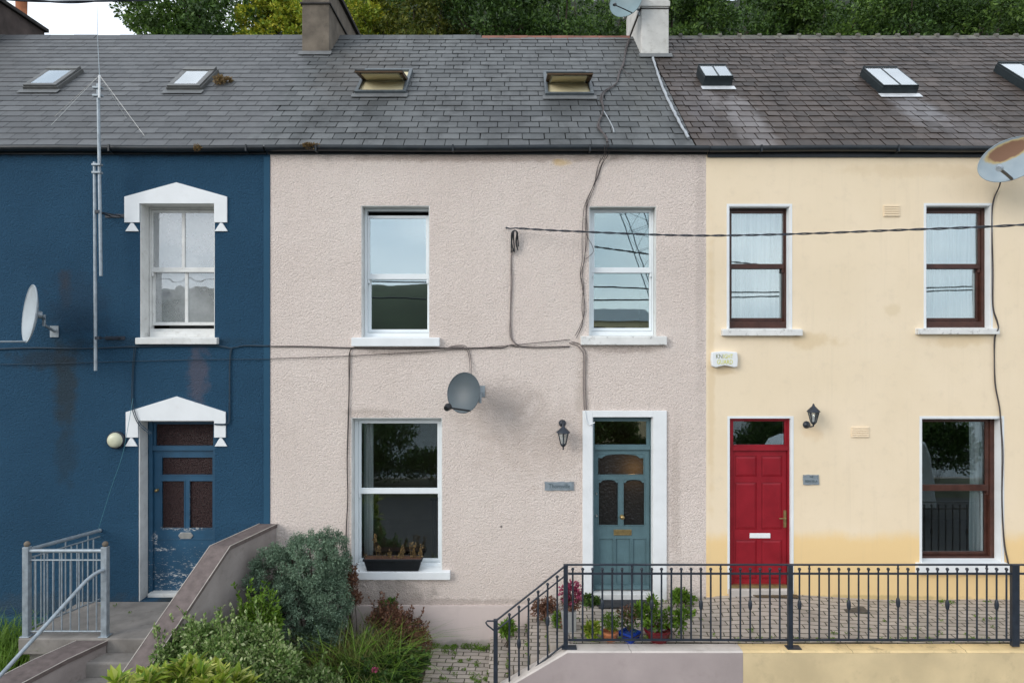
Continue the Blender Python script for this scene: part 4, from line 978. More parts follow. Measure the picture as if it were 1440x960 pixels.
# ------------------------------------------------------------------ satellite dishes
def dish(loc, nrm, rad, mat, label, arm_dir, arm_len, mount, tilt=0, group='satellite dishes', lnb_r=.03, armr=.010, oval=1.0, hub=None, lnb=None, root=None):
    """loc: centre of the rim; nrm: facing direction; arm_dir: in-plane direction of the rim point that carries the arm"""
    n = Vector(nrm).normalized(); a = Vector((0, 0, 1)).cross(n).normalized(); b = n.cross(a)
    a, b = a*math.cos(tilt)+b*math.sin(tilt), b*math.cos(tilt)-a*math.sin(tilt)
    c = Vector(loc); t_ = thing('satellite_dish', tuple(mount), label, 'satellite dish', group)
    m = MB(); N = 36; K = 8; dep = rad*.18; vs = []
    for side in (0, 1):
        for i in range(K+1):
            r = rad*i/K; h = -dep*(1-(r/rad)**2) - (.012 if side else 0) + (0.0)
            for k in range(N):
                th = 2*math.pi*k/N; vs.append(c+a*(r*oval*math.cos(th))+b*(r*math.sin(th))+n*h)
    off = (K+1)*N
    fs = [(i*N+k, i*N+(k+1) % N, (i+1)*N+(k+1) % N, (i+1)*N+k) for i in range(K) for k in range(N)]
    fs += [(off+(i+1)*N+k, off+(i+1)*N+(k+1) % N, off+i*N+(k+1) % N, off+i*N+k) for i in range(K) for k in range(N)]
    m.add(vs, fs, True)
    m.add([vs[K*N+k] for k in range(N)]+[vs[off+K*N+k] for k in range(N)], [(k, N+k, N+(k+1) % N, (k+1) % N) for k in range(N)])
    rim = [vs[K*N+k] for k in range(N)]+[vs[K*N]]; m.tube(rim, .006, 5, cap=False)
    m.build('reflector', M[mat], t_)
    ad = (a*arm_dir[0]+b*arm_dir[1]).normalized()
    p0 = c+ad*rad*(hub if hub is not None else .96)-n*(dep*(1-(hub or .96)**2)-.0); p1 = c+ad*rad*(.55 if hub is None else hub*.2)+n*arm_len
    if hub is None: p1 = c+ad*rad*1.1+n*arm_len
    if lnb is not None: p1 = Vector(lnb)
    if root is not None: p0 = Vector(root)
    m = MB(); m.tube([p0-n*.01, p0.lerp(p1, .5), p1], armr, 6); ar = m.build('arm', M['black' if mat != 'pale_dish' else 'galv'], t_)
    m = MB(); bk = (c-p1).normalized(); m.tube([p1-bk*.03, p1+bk*.02, p1+bk*.05], [lnb_r*.7, lnb_r, lnb_r*.8], 10); m.build('receiver', M['galv' if mat == 'rusty_dish' else 'black'], t_)
    mt = Vector(mount); back = c-n*(dep+.02)
    m = MB(); m.tube([back, back-n*.05], .05, 8); el = Vector((mt.x, back.y*.45+mt.y*.55, back.z-.05))
    m.tube([back-n*.04, el], .02, 8); m.tube([el+Vector((0, 0, .06)), el-Vector((0, 0, .10))], .022, 8); m.tube([el-Vector((0, 0, .08)), mt], .018, 8)
    m.box(mt.x-.06, mt.x+.06, mt.y-.012, mt.y-.001, mt.z-.08, mt.z+.08) if abs(mt.y) < .1 else None
    m.build('bracket', M['galv'], t_)
    return t_
p = P(41, 441, -.55); q_ = P(72, 468, 0)
dish(p, (-.70, -.71, .10), .385, 'pale_dish', 'pale grey dish seen edge on, on the blue wall', (0, -1), .48, (q_.x+.05, -.001, q_.z+.02), armr=.014)
p = P(652, 552, -.5); q_ = P(678, 540, 0)
dish(p, (-.40, -.88, .20), .272, 'grey_dish', 'charcoal dish on the pink wall above the ground floor window', (.30, -.95), .20, (q_.x-.02, -.001, q_.z-.1), tilt=R(8), lnb_r=.05, armr=.013, oval=.90, lnb=P(629, 573, -.85))
p = P(1422, 224, -.55); q_ = P(1412, 215, 0)
dish(p, (-.36, -.90, .12), .268, 'rusty_dish', 'large grey dish with a rust patch, beneath the yellow house gutter', (.15, -.95), .26, (q_.x+.15, -.001, q_.z), tilt=R(27), oval=1.50, hub=.62, armr=.020, lnb_r=.045, lnb=P(1405, 237, -.95), root=P(1423, 251, -.60))
p = P(880, 2, 2.75)
dish(p, (-.45, -.86, .15), .30, 'mesh_dish', 'teal grey dish strapped to the whitewashed chimney', (.3, -.95), .18, (2.36, 3.1, p.z-.05), tilt=R(10), lnb=P(864, 7, 2.35))

# ------------------------------------------------------------------ aerial mast
mast = thing('aerial_mast', (P(138, 0, -.28).x, -.28, P(0, 521, -.28).z), 'tall galvanised aerial mast with thin radials on the blue wall', 'aerial')
YM = -.30
m = MB(); a, b = P(133, 228, YM), P(134.5, 521, YM); m.tube([b, a], .021, 10); m.build('pole', M['galv'], mast)
m = MB(); a, b = P(138, 118, YM+.0), P(142, 388, YM); m.tube([b+Vector((.0, 0, 0)), a], .021, 10); m.build('pole', M['galv'], mast)
m = MB(); a, b = P(139.5, 138, YM-.05), P(140, 106, YM-.05); m.tube([a, b], .014, 8); top = b; m.build('tube', M['white'], mast)
m = MB(); m.tube([top, P(137.5, 60, YM-.05), P(136.5, 5, YM-.05)], [.006, .004, .0025], 5); m.build('whip', M['galv'], mast)
for (px, py, yy) in ((72, 176, -.7), (77, 164, 0.4), (178, 167, .4), (203, 191, -.7)):
    m = MB(); m.tube([top, P(px, py, YM+yy*.5)], .0028, 4); m.build('radial', M['chrome'], mast)
for py in (124, 135, 232, 243): c = P(138 if py < 200 else 137, py, YM); m = MB(); m.box(c.x-.06, c.x+.06, YM-.04, YM+.03, c.z-.014, c.z+.014); m.build('clamp', M['galv'], mast, bevel=.004)
for py in (298, 475):
    c = P(138, py, YM); m = MB(); m.box(c.x-.03, c.x+.03, YM-.03, YM+.03, c.z-.02, c.z+.02)
    m.tube([(c.x+.02, YM+.02, c.z), (c.x+.13, -.01, c.z)], .010, 6); m.tube([(c.x-.02, YM+.02, c.z), (c.x-.02, -.01, c.z)], .010, 6)
    m.box(c.x-.08, c.x+.2, -.010, -.001, c.z-.025, c.z+.025); m.build('bracket', M['iron'], mast)

# ------------------------------------------------------------------ wall lights, signs, alarm
def lantern(px, ytop, ybot, label, up=True, w=.075):
    a, b = P(px, ytop, -.16), P(px, ybot, -.16); H = a.z-b.z; x = a.x; yy = -.16; zc = b.z
    t_ = thing('wall_lantern', (x, 0, zc), label, 'wall lamp', 'lanterns beside the doors')
    z0, z1 = (zc+H*.28, zc+H*.68) if up else (zc+H*.18, zc+H*.58)
    wt, wb = w, w*.5
    ps = lambda r, z: [(x+r*math.cos(math.pi/6+math.pi/3*k), yy+r*math.sin(math.pi/6+math.pi/3*k), z) for k in range(6)]
    m = MB(); A, B = ps(wb, z0), ps(wt, z1)
    for k in range(6): m.tube([A[k], B[k]], .0065, 4)
    for ring_ in (A, B): m.tube(ring_+[ring_[0]], .008, 4)
    m.build('cage', M['iron'], t_)
    m = MB(); m.add(A+B, [(k, (k+1) % 6, 6+(k+1) % 6, 6+k) for k in range(6)]); g = m.build('lamp_glass', M['lampglass'], t_)
    m = MB(); m.lathe((x, yy, z1), [(wt*1.25, 0), (wt*1.2, .012), (wt*.75, .045), (wt*.35, .075), (wt*.2, .09), (wt*.22, .1), (.004, .115)], 12); m.tube([(x, yy, z1+.11), (x, yy, a.z)], .003, 5); m.build('cap', M['iron'], t_)
    m = MB(); m.lathe((x, yy, z0), [(wb*1.1, .004), (wb*.8, -.02), (wb*.3, -.035), (.008, -.05)], 10); 
    if not up: m.ball((x, yy, zc+.01), .012, 8)
    m.build('base', M['iron'], t_)
    m = MB(); m.tube([(x, yy, z0+.01), (x, yy, z0+(z1-z0)*.6)], [.02, .014], 8); m.build('bulb', M['white'], t_)
    m = MB(); zb2 = zc+H*.14 if up else zc+H*.86
    xo = -.03 if up else 0
    m.lathe((x+xo, 0, zb2), [(.052, -.001), (.052, -.012), (.03, -.03), (.012, -.04)], 12, 'y')
    if up: m.tube([(x+xo, -.03, zb2), (x+xo*.6, -.09, zb2-.02), (x, yy, zb2), (x, yy, z0-.01)], .011, 6)
    else: m.tube([(x, -.03, zb2), (x, -.09, zb2+.05), (x, yy, zb2+.04), (x, yy, z1+.09)], .014, 6)
    m.build('bracket', M['iron'], t_)
lantern(792, 591, 632, 'black glass lantern hanging on the pink wall left of the teal door', up=False, w=.078)
lantern(1144, 567, 604, 'black upright lantern on the yellow wall right of the red door', up=True, w=.072)
c = P(163, 618.5, -.03); m = MB(); bl = thing('bulkhead_light', (c.x, 0, c.z-.12), 'round cream bulkhead light on the blue wall left of the hood', 'wall lamp')
MB().lathe((c.x, 0, c.z), [(.122, -.001), (.122, -.045), (.108, -.05)], 24, 'y').build('housing', M['iron'], bl)
MB().lathe((c.x, 0, c.z), [(.107, -.046), (.10, -.075), (.075, -.098), (.04, -.108), (.001, -.11)], 24, 'y').build('lens', M['bulk'], bl)

def text(s_, loc, h, mat, parent, name='lettering', w=None, ext=.001):
    cu = bpy.data.curves.new(name, 'FONT'); cu.body = s_; cu.size = h; cu.extrude = ext; cu.align_x = 'CENTER'; cu.align_y = 'CENTER'; cu.resolution_u = 2
    o_ = bpy.data.objects.new('tmp', cu); COL.objects.link(o_); bpy.context.view_layer.update()
    me = bpy.data.meshes.new_from_object(o_.evaluated_get(bpy.context.evaluated_depsgraph_get())); bpy.data.objects.remove(o_)
    v = np.array([tuple(x.co) for x in me.vertices]); sx = 1 if w is None else w/(v[:,0].max()-v[:,0].min())
    o3 = WORG[parent.name]
    for x in me.vertices:
        c_ = x.co.copy(); x.co = Vector((loc[0]+c_.x*sx, loc[1]-c_.z, loc[2]+c_.y))-o3
    me.materials.clear(); me.materials.append(M[mat]); k_ = bpy.data.objects.new(name, me); COL.objects.link(k_); k_.parent = parent; return k_
def plaque(r, label, lines, rough=.004):
    a = rect(r); t_ = thing('name_plaque', ((a[0]+a[1])/2, 0, a[2]), label, 'sign', 'slate name plaques')
    rr = random.Random(int(r[0])); pts = []
    for (xa, za), (xb_, zb2) in (((a[0], a[2]), (a[1], a[2])), ((a[1], a[2]), (a[1], a[3])), ((a[1], a[3]), (a[0], a[3])), ((a[0], a[3]), (a[0], a[2]))):
        for k in range(8): u = k/8; pts.append((xa+(xb_-xa)*u+rr.uniform(-rough, rough), za+(zb2-za)*u+rr.uniform(-rough, rough)))
    m = MB(); m.prism(pts, -.018, -.001); m.build('slate', M['slate_sign'], t_, bevel=.002)
    for (s_, dz_, h, w) in lines: text(s_, ((a[0]+a[1])/2, -.020, (a[2]+a[3])/2+dz_), h, 'letters', t_, w=w)
plaque((766, 807, 677, 689), 'long narrow slate name plaque on the pink wall below the lantern', [('Thornville', 0, .085, .30)])
plaque((1129, 1151, 667, 681), 'small squarish slate name plaque on the yellow wall right of the red door', [('THE', .042, .035, .05), ('FERN VILLA', -.02, .05, .17)])
a = rect((1000, 1037, 494, 516), -.05); al = thing('alarm_box', ((a[0]+a[1])/2, 0, a[2]), 'white alarm box with faded yellow lettering on the yellow wall', 'alarm box')
pts = [(a[0]+.01, a[2]+.012), (a[0]+.06, a[2]-.004), (a[0]+.13, a[2]+.012), ((a[0]+a[1])/2, a[2]+.022), (a[1]-.13, a[2]+.014), (a[1]-.05, a[2]-.004), (a[1]-.005, a[2]+.008), (a[1]+.003, (a[2]+a[3])/2), (a[1]-.008, a[3]-.01), ((a[0]+a[1])/2, a[3]+.006), (a[0]+.008, a[3]-.01), (a[0]-.003, (a[2]+a[3])/2)]
m = MB(); m.prism(pts, -.075, -.001); m.build('case', M['bulk'] if False else M['white'], al, bevel=.012)
cx, cz = (a[0]+a[1])/2, (a[2]+a[3])/2
text('KN', (cx-.078, -.0765, cz+.038), .088, 'dark_lemon', al, w=.088); text('IGHT', (cx+.045, -.0765, cz+.038), .088, 'lemon', al, w=.135); text('GUARD', (cx, -.0765, cz-.04), .088, 'lemon', al, w=.22)

# ------------------------------------------------------------------ cables
def sm(pts, n=6):
    out_ = []; p = [pts[0]]+pts+[pts[-1]]
    for i in range(1, len(p)-2):
        for k in range(n):
            t_ = k/n; out_.append(.5*((2*p[i])+(p[i+1]-p[i-1])*t_+(2*p[i-1]-5*p[i]+4*p[i+1]-p[i+2])*t_*t_+(3*p[i]-p[i-1]-3*p[i+1]+p[i+2])*t_**3))
    out_.append(pts[-1]); return out_
def wcable(px, label, mat='cable', r=.006, y=-.02, strands=1, sep=.012, wob=.004, seed=1, group='cables clipped to the walls'):
    rr = random.Random(seed); m = MB()
    for s_ in range(strands):
        pts = []
        for p in px:
            v = P(p[0], p[1], p[2] if len(p) > 2 else y); v.x += (s_-(strands-1)/2)*sep+rr.uniform(-wob, wob); v.z += (s_-(strands-1)/2)*sep*.7+rr.uniform(-wob, wob); pts.append(v)
        m.tube(sm(pts), r, 5)
    o_ = m.build('cable', M[mat]); return setp(o_, label, 'cable', group)
wcable([(-300, 494), (-60, 492), (40, 489), (120, 490), (188, 487), (250, 486), (305, 486), (325, 489), (345, 486), (378, 486)], 'dark cable crossing the blue wall just under the white window sill', 'cable_blue', .008, strands=2)
wcable([(-300, 513), (0, 512), (180, 508), (270, 506), (380, 504.5)], 'thin dark cable sagging across the blue wall, lower of the two crossing it', 'cable_blue', .005, y=-.03)
wcable([(380, 487), (430, 487), (494, 489), (560, 490), (640, 489), (690, 489), (708, 488), (718, 485), (726, 487), (760, 488), (802, 487)], 'cable pair across the pink wall under the upper left window sill', 'cable', .0048, strands=2, sep=.014)
wcable([(380, 504.5), (490, 500), (600, 494), (700, 487), (802, 477)], 'single thin cable rising across the pink wall', 'cable', .005, y=-.03)
wcable([(500, 489), (493, 492), (491, 505), (491, 545), (490, 600), (488, 650), (489, 700), (487, 750), (489, 800)], 'brown cable running down the pink wall left of the large window', 'cable', .006, strands=2, sep=.010, wob=.006)
wcable([(722, 350), (719, 362), (719, 400), (718, 440), (718, 468), (722, 480), (732, 487)], 'cable dropping from the wall hook on the pink wall', 'cable_grey', .007, strands=2, sep=.012)
wcable([(853, 200, -.18), (852, 214, -.1), (845, 232), (838, 250), (828, 275), (823, 290), (822, 330), (822, 365), (816, 385), (820, 400), (821, 430), (820, 455), (810, 472)], 'tangled dark cables hanging beside the right window of the pink house', 'cable', .0042, strands=3, sep=.018, wob=.026, seed=4)
wcable([(845, 222, -.05), (838, 245), (836, 262), (826, 290), (824, 325), (833, 345), (834, 355), (824, 364)], 'thin dark loop of cable over the window edge on the pink house', 'cable', .004, strands=1, seed=7)
wcable([(802, 481), (812, 484), (818, 490), (822, 500), (822, 540), (823, 577)], 'painted cables running down to the teal door', 'cable_grey', .007, strands=2, sep=.03)
m = MB(); c = P(828, 592, -.04)
wcable([(823, 577, -.035), (824, 590, -.045), (829, 597, -.045), (836, 594, -.045)], 'white cable looped at the corner of the teal door surround', 'white', .008, strands=1)
wcable([(632, 487), (650, 486), (658, 492), (661, 505), (663, 530, -.10), (665, 545, -.35)], 'two cables from the cable run to the charcoal dish', 'cable_grey', .005, strands=2, sep=.02)
wcable([(1408, 250, -.3), (1405, 262, -.05), (1397, 282), (1395, 310), (1396, 380), (1396, 430), (1402, 452), (1404, 462, -.085), (1399, 474, -.03), (1398, 500), (1400, 540), (1405, 572), (1408, 600), (1410, 640), (1409, 700), (1412, 760), (1418, 792), (1425, 830)], 'long cable running down the yellow wall from the rusty dish', 'cable', .006, strands=2, sep=.010, wob=.005)
wcable([(190, 487), (187, 520), (186, 560), (187, 575, -.04), (196, 595, -.04), (212, 610, -.06)], 'dark cables dropping over the left end of the door hood', 'cable_blue', .006, strands=2, sep=.02)
wcable([(325, 490), (323, 510), (323, 560), (322, 590), (318, 596, -.035), (301, 596, -.035)], 'dark cable dropping to the right end of the door hood', 'cable_blue', .007, strands=2, sep=.012)
wcable([(187, 560, -.04), (180, 600, -.2), (172, 640, -.25), (155, 690, -.2), (138, 745, -.06)], 'thin teal string tied to the galvanised railing', 'string', .003, wob=0)
# cables over the roof from the chimney dish
def rcable(px, label, mat, r, seed, strands=1):
    rr = random.Random(seed); m = MB()
    for s_ in range(strands):
        pts = []
        for (a, b) in px:
            x, s2 = roof(a, b); pts.append(rp(x+rr.uniform(-.02, .02), s2, .035))
        m.tube(sm(pts), r, 5)
    return setp(m.build('cable', M[mat]), label, 'cable', 'cables lying on the pink house roof')
rcable([(884, 58), (880, 75), (876, 92), (871, 105), (866, 120), (850, 132), (846, 142), (847, 158), (843, 172), (842, 182), (851, 196), (853, 203)], 'dark cables snaking down the slates from the chimney dish', 'cable', .010, 3, 3)
rcable([(886, 95), (873, 97), (880, 106), (886, 108), (882, 112)], 'short loose dark cable loop on the slates below the whitewashed chimney', 'cable', .006, 5)
rcable([(848, 160), (855, 172), (862, 184), (864, 190)], 'pale stray cable curling on the slates above the gutter', 'lead', .008, 6)

# overhead service cable from the wall hook
hk = thing('wall_hook', tuple(P(722, 322, 0)), 'black hook and cable connectors bunched on the pink wall', 'wall hook')
c = P(724, 330, -.06); m = MB(); a = P(712, 321, 0); m.tube([(a.x, -.001, a.z), (a.x, -.07, a.z), (a.x+.05, -.09, a.z-.02), (a.x+.16, -.09, a.z-.01)], .010, 6); m.build('hook', M['iron'], hk)
m = MB(); rr = random.Random(4)
for k in range(7):
    x = c.x+rr.uniform(-.05, .05); m.tube(sm([Vector((c.x, -.08, c.z+.06)), Vector((x, -.09, c.z+.02)), Vector((x+rr.uniform(-.02, .02), -.06, c.z-.1)), Vector((x+rr.uniform(-.03, .03), -.05, c.z-.14-rr.random()*.12))]), .009, 6)
m.build('connectors', M['black'], hk)
def twisted(pts, label, r=.007, off=.008, pitch=.16, mat='iron', strands=2):
    pts = sm(pts, 60); m = MB()
    for s_ in range(strands):
        q2 = []; L = 0
        for i, p in enumerate(pts):
            if i: L += (p-pts[i-1]).length
            th = 2*math.pi*L/pitch/2+s_*math.pi; q2.append(p+Vector((0, math.cos(th), math.sin(th)))*off)
        m.tube(q2, r, 5)
    return setp(m.build('overhead_cable', M[mat]), label, 'cable')
twisted([P(726, 321, -.10), P(800, 325, -.35), P(960, 331, -.8), P(1100, 329.5, -1.2), P(1250, 324, -1.7), P(1440, 316, -2.3), P(1700, 296, -3.2)], 'twisted black service cable spanning from the pink wall over the yellow house', .0075, .008, .20)
twisted([P(-200, -8, -3.2), P(20, 0, -3.0), P(90, 3, -2.95), P(150, 1, -2.9), P(260, -6, -2.85), P(600, -60, -2.6)], 'thick black overhead cable crossing the sky at the top left', .010, .006, .4)
# street lines behind the viewer (mirrored in the panes)
for (z1_, z2_, y, lb) in ((2.7, 2.6, -22, 'upper'), (1.9, 2.35, -21, 'lower')):
    m = MB(); m.tube(sm([Vector((-30, y, EYE+z1_+.5)), Vector((0, y, EYE+z1_)), Vector((12, y, EYE+z2_-.3)), Vector((30, y, EYE+z2_+.3))]), .035, 5)
    setp(m.build('overhead_cable', M['black']), lb+' black street line mirrored in the upper windows', 'cable')

# ------------------------------------------------------------------ foliage
def unit(n):
    v = RNG.normal(size=(n, 3)); return v/np.linalg.norm(v, axis=1, keepdims=True)
def leaf_cloud(clumps, n, size, aspect=.5, up=.3, shell=.6, jitter=.35, fold=True, flat=1.0, droop=0.0):
    """clumps: list of (centre, (rx, ry, rz)); returns (n, 4, 3) folded leaves"""
    C_ = np.array([c for c, r in clumps]); Rr = np.array([r for c, r in clumps])
    wgt = (Rr.prod(axis=1))**(2/3); wgt = wgt/wgt.sum()
    k = RNG.choice(len(clumps), n, p=wgt); d = unit(n)
    rad = (shell + (1-shell)*RNG.random(n))**.8
    pos = C_[k]+d*Rr[k]*rad[:, None]
    ax = d*.9+unit(n)*jitter*2+np.array([0, 0, up]); ax[:, 2] -= droop; ax /= np.linalg.norm(ax, axis=1, keepdims=True)
    sd_ = np.cross(ax, unit(n)); sd_ /= np.linalg.norm(sd_, axis=1, keepdims=True)
    nn = np.cross(sd_, ax)
    s_ = size*(.6+.8*RNG.random(n))[:, None]
    a = pos; b = pos+ax*s_*.5+sd_*s_*aspect*.5+nn*s_*.08; c = pos+ax*s_; e = pos+ax*s_*.5-sd_*s_*aspect*.5+nn*s_*.08
    return np.stack([a, b, c, e], axis=1)
def subclumps(c, r, n, rs, zsq=1.0, top=0.0):
    out_ = []
    for i in range(n):
        d = unit(1)[0]
        if top and d[2] < -.3: d[2] *= -1
        q = np.array(c)+d*np.array(r)*(.55+.4*RNG.random()); s_ = rs*(.6+.8*RNG.random()); out_.append((q, (s_, s_, s_*zsq)))
    return out_
def tree(x, y, zg, zc, r, mat, label, n=6500, seed=1, size=.16, rz=None, group='trees on the slope behind the roofs'):
    t_ = thing('tree', (x, y, zg), label, 'tree', group); rz = rz or r*1.1
    m = MB(); rr = random.Random(seed)
    m.tube([(x, y, zg-.3), (x+rr.uniform(-.2, .2), y, zg+(zc-zg)*.5), (x+rr.uniform(-.3, .3), y, zc)], [.22, .17, .1], 8)
    tr = m.build('trunk', M['bark'], t_)
    cl = subclumps((x, y, zc), (r, r, rz), 30, r*.27, .75)
    for i, (c, s_) in enumerate(cl):
        if i % 3 == 0:
            b = MB(); st = Vector((x, y, zg+(zc-zg)*rr.uniform(.55, .95))); en = Vector(c); b.tube([st, st.lerp(en, .5)+Vector((0, 0, .15)), en], [.06, .04, .015], 5); b.build('limb', M['bark'], t_)
    cl += subclumps((x, y, zc), (r*1.1, r*1.1, rz*1.1), 26, r*.13, .7)
    V = leaf_cloud(cl, n, size, .5, .1, .55, .6)
    fast('crown', V, 4, M[mat], t_); return t_
TREES = [(-10.3, 11.5, 12.6, 1.7, 'leaf_mid', 'leftmost green tree behind the blue roof, next to the open sky'),
 (-8.6, 11.2, 13.0, 1.9, 'leaf_dark', 'dark green tree behind the blue roof, second from the open sky'),
 (-7.0, 11.0, 12.7, 1.3, 'leaf_yellow', 'small yellowing tree just left of the grey brown chimney'),
 (-4.9, 11.0, 13.0, 1.6, 'leaf_yellow', 'golden tree just right of the grey brown chimney'),
 (-2.9, 11.2, 13.1, 1.8, 'leaf_olive', 'olive tree behind the pink roof above the open skylight'),
 (-.6, 11.0, 13.2, 1.9, 'leaf_dark', 'dark tree behind the middle of the pink roof'),
 (1.5, 11.6, 12.9, 1.8, 'leaf_dark', 'dark tree behind the teal grey dish'),
 (4.9, 11.2, 13.0, 1.7, 'leaf_mid', 'bright edged tree just right of the whitewashed chimney'),
 (7.0, 11.5, 13.2, 2.0, 'leaf_dark', 'dark tree behind the yellow roof above the small raised rooflight'),
 (9.4, 11.0, 12.9, 1.8, 'leaf_mid', 'green tree behind the yellow roof left of the long rooflight'),
 (11.9, 11.4, 13.1, 2.0, 'leaf_dark', 'dark tree behind the yellow roof above the long rooflight'),
 (14.2, 11.0, 12.9, 1.8, 'leaf_mid', 'green tree near the right end of the yellow ridge'),
 (16.6, 11.5, 13.2, 2.1, 'leaf_dark', 'dark tree at the far right end of the ridge')]
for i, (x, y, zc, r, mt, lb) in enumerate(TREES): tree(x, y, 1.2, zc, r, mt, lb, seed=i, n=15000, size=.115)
BACKL = ['back row tree beyond the yellowing trees, '+q for q in ('nearest the open sky', 'left of the grey brown chimney', 'right of the grey brown chimney', 'left of the whitewashed chimney', 'right of the whitewashed chimney', 'above the long rooflight', 'above the rooflight at the right end', 'at the far right corner')]
for i, x in enumerate((-9.6, -5.6, -1.5, 2.8, 7.2, 11.6, 16.0, 20.5)):
    tree(x, 17.5+(i % 3)*.6, 4.5, 15.2, 3.0, 'leaf_dark' if i % 3 else 'leaf_mid', BACKL[i], seed=40+i, n=8000, size=.17, group='back row of trees on the slope')

# ---- shrubs and plants in front
def stems(m, base, tip, r=.006, n=4, bend=.1, rr=random):
    b, t_ = Vector(base), Vector(tip); mid = b.lerp(t_, .5)+Vector((rr.uniform(-bend, bend), rr.uniform(-bend, bend), 0)); m.tube(sm([b, mid, t_], 3), r, n, r2=r*.4)
GZ = ZL
c = P(412, 850, -.72)
ju = thing('juniper', (c.x, -.75, GZ), 'rounded blue green juniper beside the tall stair wall', 'shrub')
m = MB(); rr = random.Random(3)
cl = []
jc = [((-2.60, -.64, .70), (.42, .36, .44)), ((-2.82, -.68, .60), (.60, .44, .50)), ((-2.48, -.62, .78), (.34, .34, .40)), ((-3.12, -.72, .55), (.34, .38, .42)), ((-2.72, -.80, .05), (.54, .40, .60)), ((-2.42, -.7, .25), (.30, .30, .45)), ((-3.0, -.9, -.15), (.34, .3, .5)), ((-2.50, -.80, -.25), (.22, .2, .3))]
for (q, s_) in jc:
    for _ in range(95):
        d = unit(1)[0]; p = np.array(q)+d*np.array(s_)*(.84+.20*RNG.random()**2); s2 = .045+.045*RNG.random(); cl.append((p, (s2, s2, s2)))
for _ in range(16): d = unit(1)[0]; stems(m, (-2.7, -.65, GZ), np.array((-2.7, -.68, .5))+d*np.array((.45, .3, .6)), .018, 5, .1, rr)
m.build('stems', M['bark'], ju)
fast('foliage', leaf_cloud(cl, 100000, .027, .40, .25, .1, .6), 4, M['leaf_juniper'], ju)

def shrub(name, label, mat, centre, rad, base, n, size, aspect, nst=14, sub=26, rs=.16, up=.4, group=None, cat='shrub', shoots=0, shoot_len=.3, shell=.3):
    t_ = thing(name, (centre[0], centre[1], base), label, cat, group); rr = random.Random(int(n+centre[0]*100))
    m = MB(); cl = subclumps(centre, rad, sub, rs, .9, top=1)
    for (q, s_) in cl[:nst]: stems(m, (centre[0]+rr.uniform(-.1, .1), centre[1]+rr.uniform(-.1, .1), base), q, .008, 4, .06, rr)
    Vs = [leaf_cloud(cl, n, size, aspect, up, shell, .5)]
    for i in range(shoots):
        q, s_ = cl[i % len(cl)]; d = np.array([rr.uniform(-.5, .5), rr.uniform(-.4, .2), 1.0]); d /= np.linalg.norm(d)
        tip = q+d*(shoot_len*rr.uniform(.6, 1.2)+s_[0]); stems(m, q, tip, .004, 4, .02, rr)
        k = int(18+shoot_len*60); tt = RNG.random(k)[:, None]; pos = q+(tip-q)*tt
        ax = unit(k)*.8+d*.9; ax /= np.linalg.norm(ax, axis=1, keepdims=True); sd_ = np.cross(ax, unit(k)); sd_ /= np.linalg.norm(sd_, axis=1, keepdims=True)
        s3 = size*(.7+.6*RNG.random(k))[:, None]; Vs.append(np.stack([pos, pos+ax*s3*.5+sd_*s3*aspect*.5, pos+ax*s3, pos+ax*s3*.5-sd_*s3*aspect*.5], axis=1))
    m.build('stems', M['bark'], t_); fast('foliage', np.concatenate(Vs), 4, M[mat], t_); return t_
a = P(300, 930, -2.1)
shrub('shrub', 'wide variegated grey green shrub in front of the stair wall', 'leaf_varieg', (-3.24, -2.15, .05), (1.02, .45, .44), -1.2, 26000, .045, .55, 30, 85, .13, group=None, shoots=60, shoot_len=.24)
shrub('shrub', 'variegated shrub low in front of the juniper', 'leaf_varieg', (-2.18, -2.2, -.32), (.42, .40, .34), -1.2, 10000, .042, .5, 16, 34, .12, shoots=22, shoot_len=.16)
shrub('shrub', 'bright green upright shrub between the juniper and the variegated shrub', 'leaf_bright', (-3.08, -1.35, .02), (.30, .20, .38), -1.2, 6500, .05, .5, 12, 24, .09, shoots=34, shoot_len=.32)
# big lime leaves at the bottom edge
t_ = thing('shrub', (-3.0, -3.1, -1.4), 'lime yellow large leaved plant at the bottom edge in front of the stairs', 'shrub'); Vs = []; m = MB(); rr = random.Random(5)
for i in range(95):
    cx = rr.uniform(-3.72, -2.58); cy = rr.uniform(-3.45, -2.85); q = np.array([cx, cy, EYE-.503*(DW+cy)+.13+rr.uniform(-.22, .12)-.07-abs(cx+2.95)*.22])
    stems(m, (cx, cy, -1.4), q, .008, 4, .04, rr); k = 11
    th = RNG.random(k)*6.28; el = .35+RNG.random(k)*1.05
    ax = np.stack([np.cos(th)*np.cos(el), np.sin(th)*np.cos(el), np.sin(el)], axis=1); sd_ = np.cross(ax, np.array([0, 0, 1.0])); sd_ /= np.linalg.norm(sd_, axis=1, keepdims=True)
    L = (.13+.10*RNG.random(k))[:, None]; w_ = L*.17; dn = np.cross(sd_, ax)
    p0 = np.repeat(q[None], k, 0); mid = p0+ax*L*.45; tip = p0+ax*L-np.array([0, 0, 1])*L*.18
    for sgn in (1, -1):
        Vs.append(np.stack([p0, mid, tip, mid+sd_*w_*sgn*1.05+dn*L*.06], axis=1) if sgn > 0 else np.stack([p0, mid+sd_*w_*sgn*1.05+dn*L*.06, tip, mid], axis=1))
m.build('stems', M['leaf_bright'], t_); fast('foliage', np.concatenate(Vs), 4, M['leaf_lime'], t_)

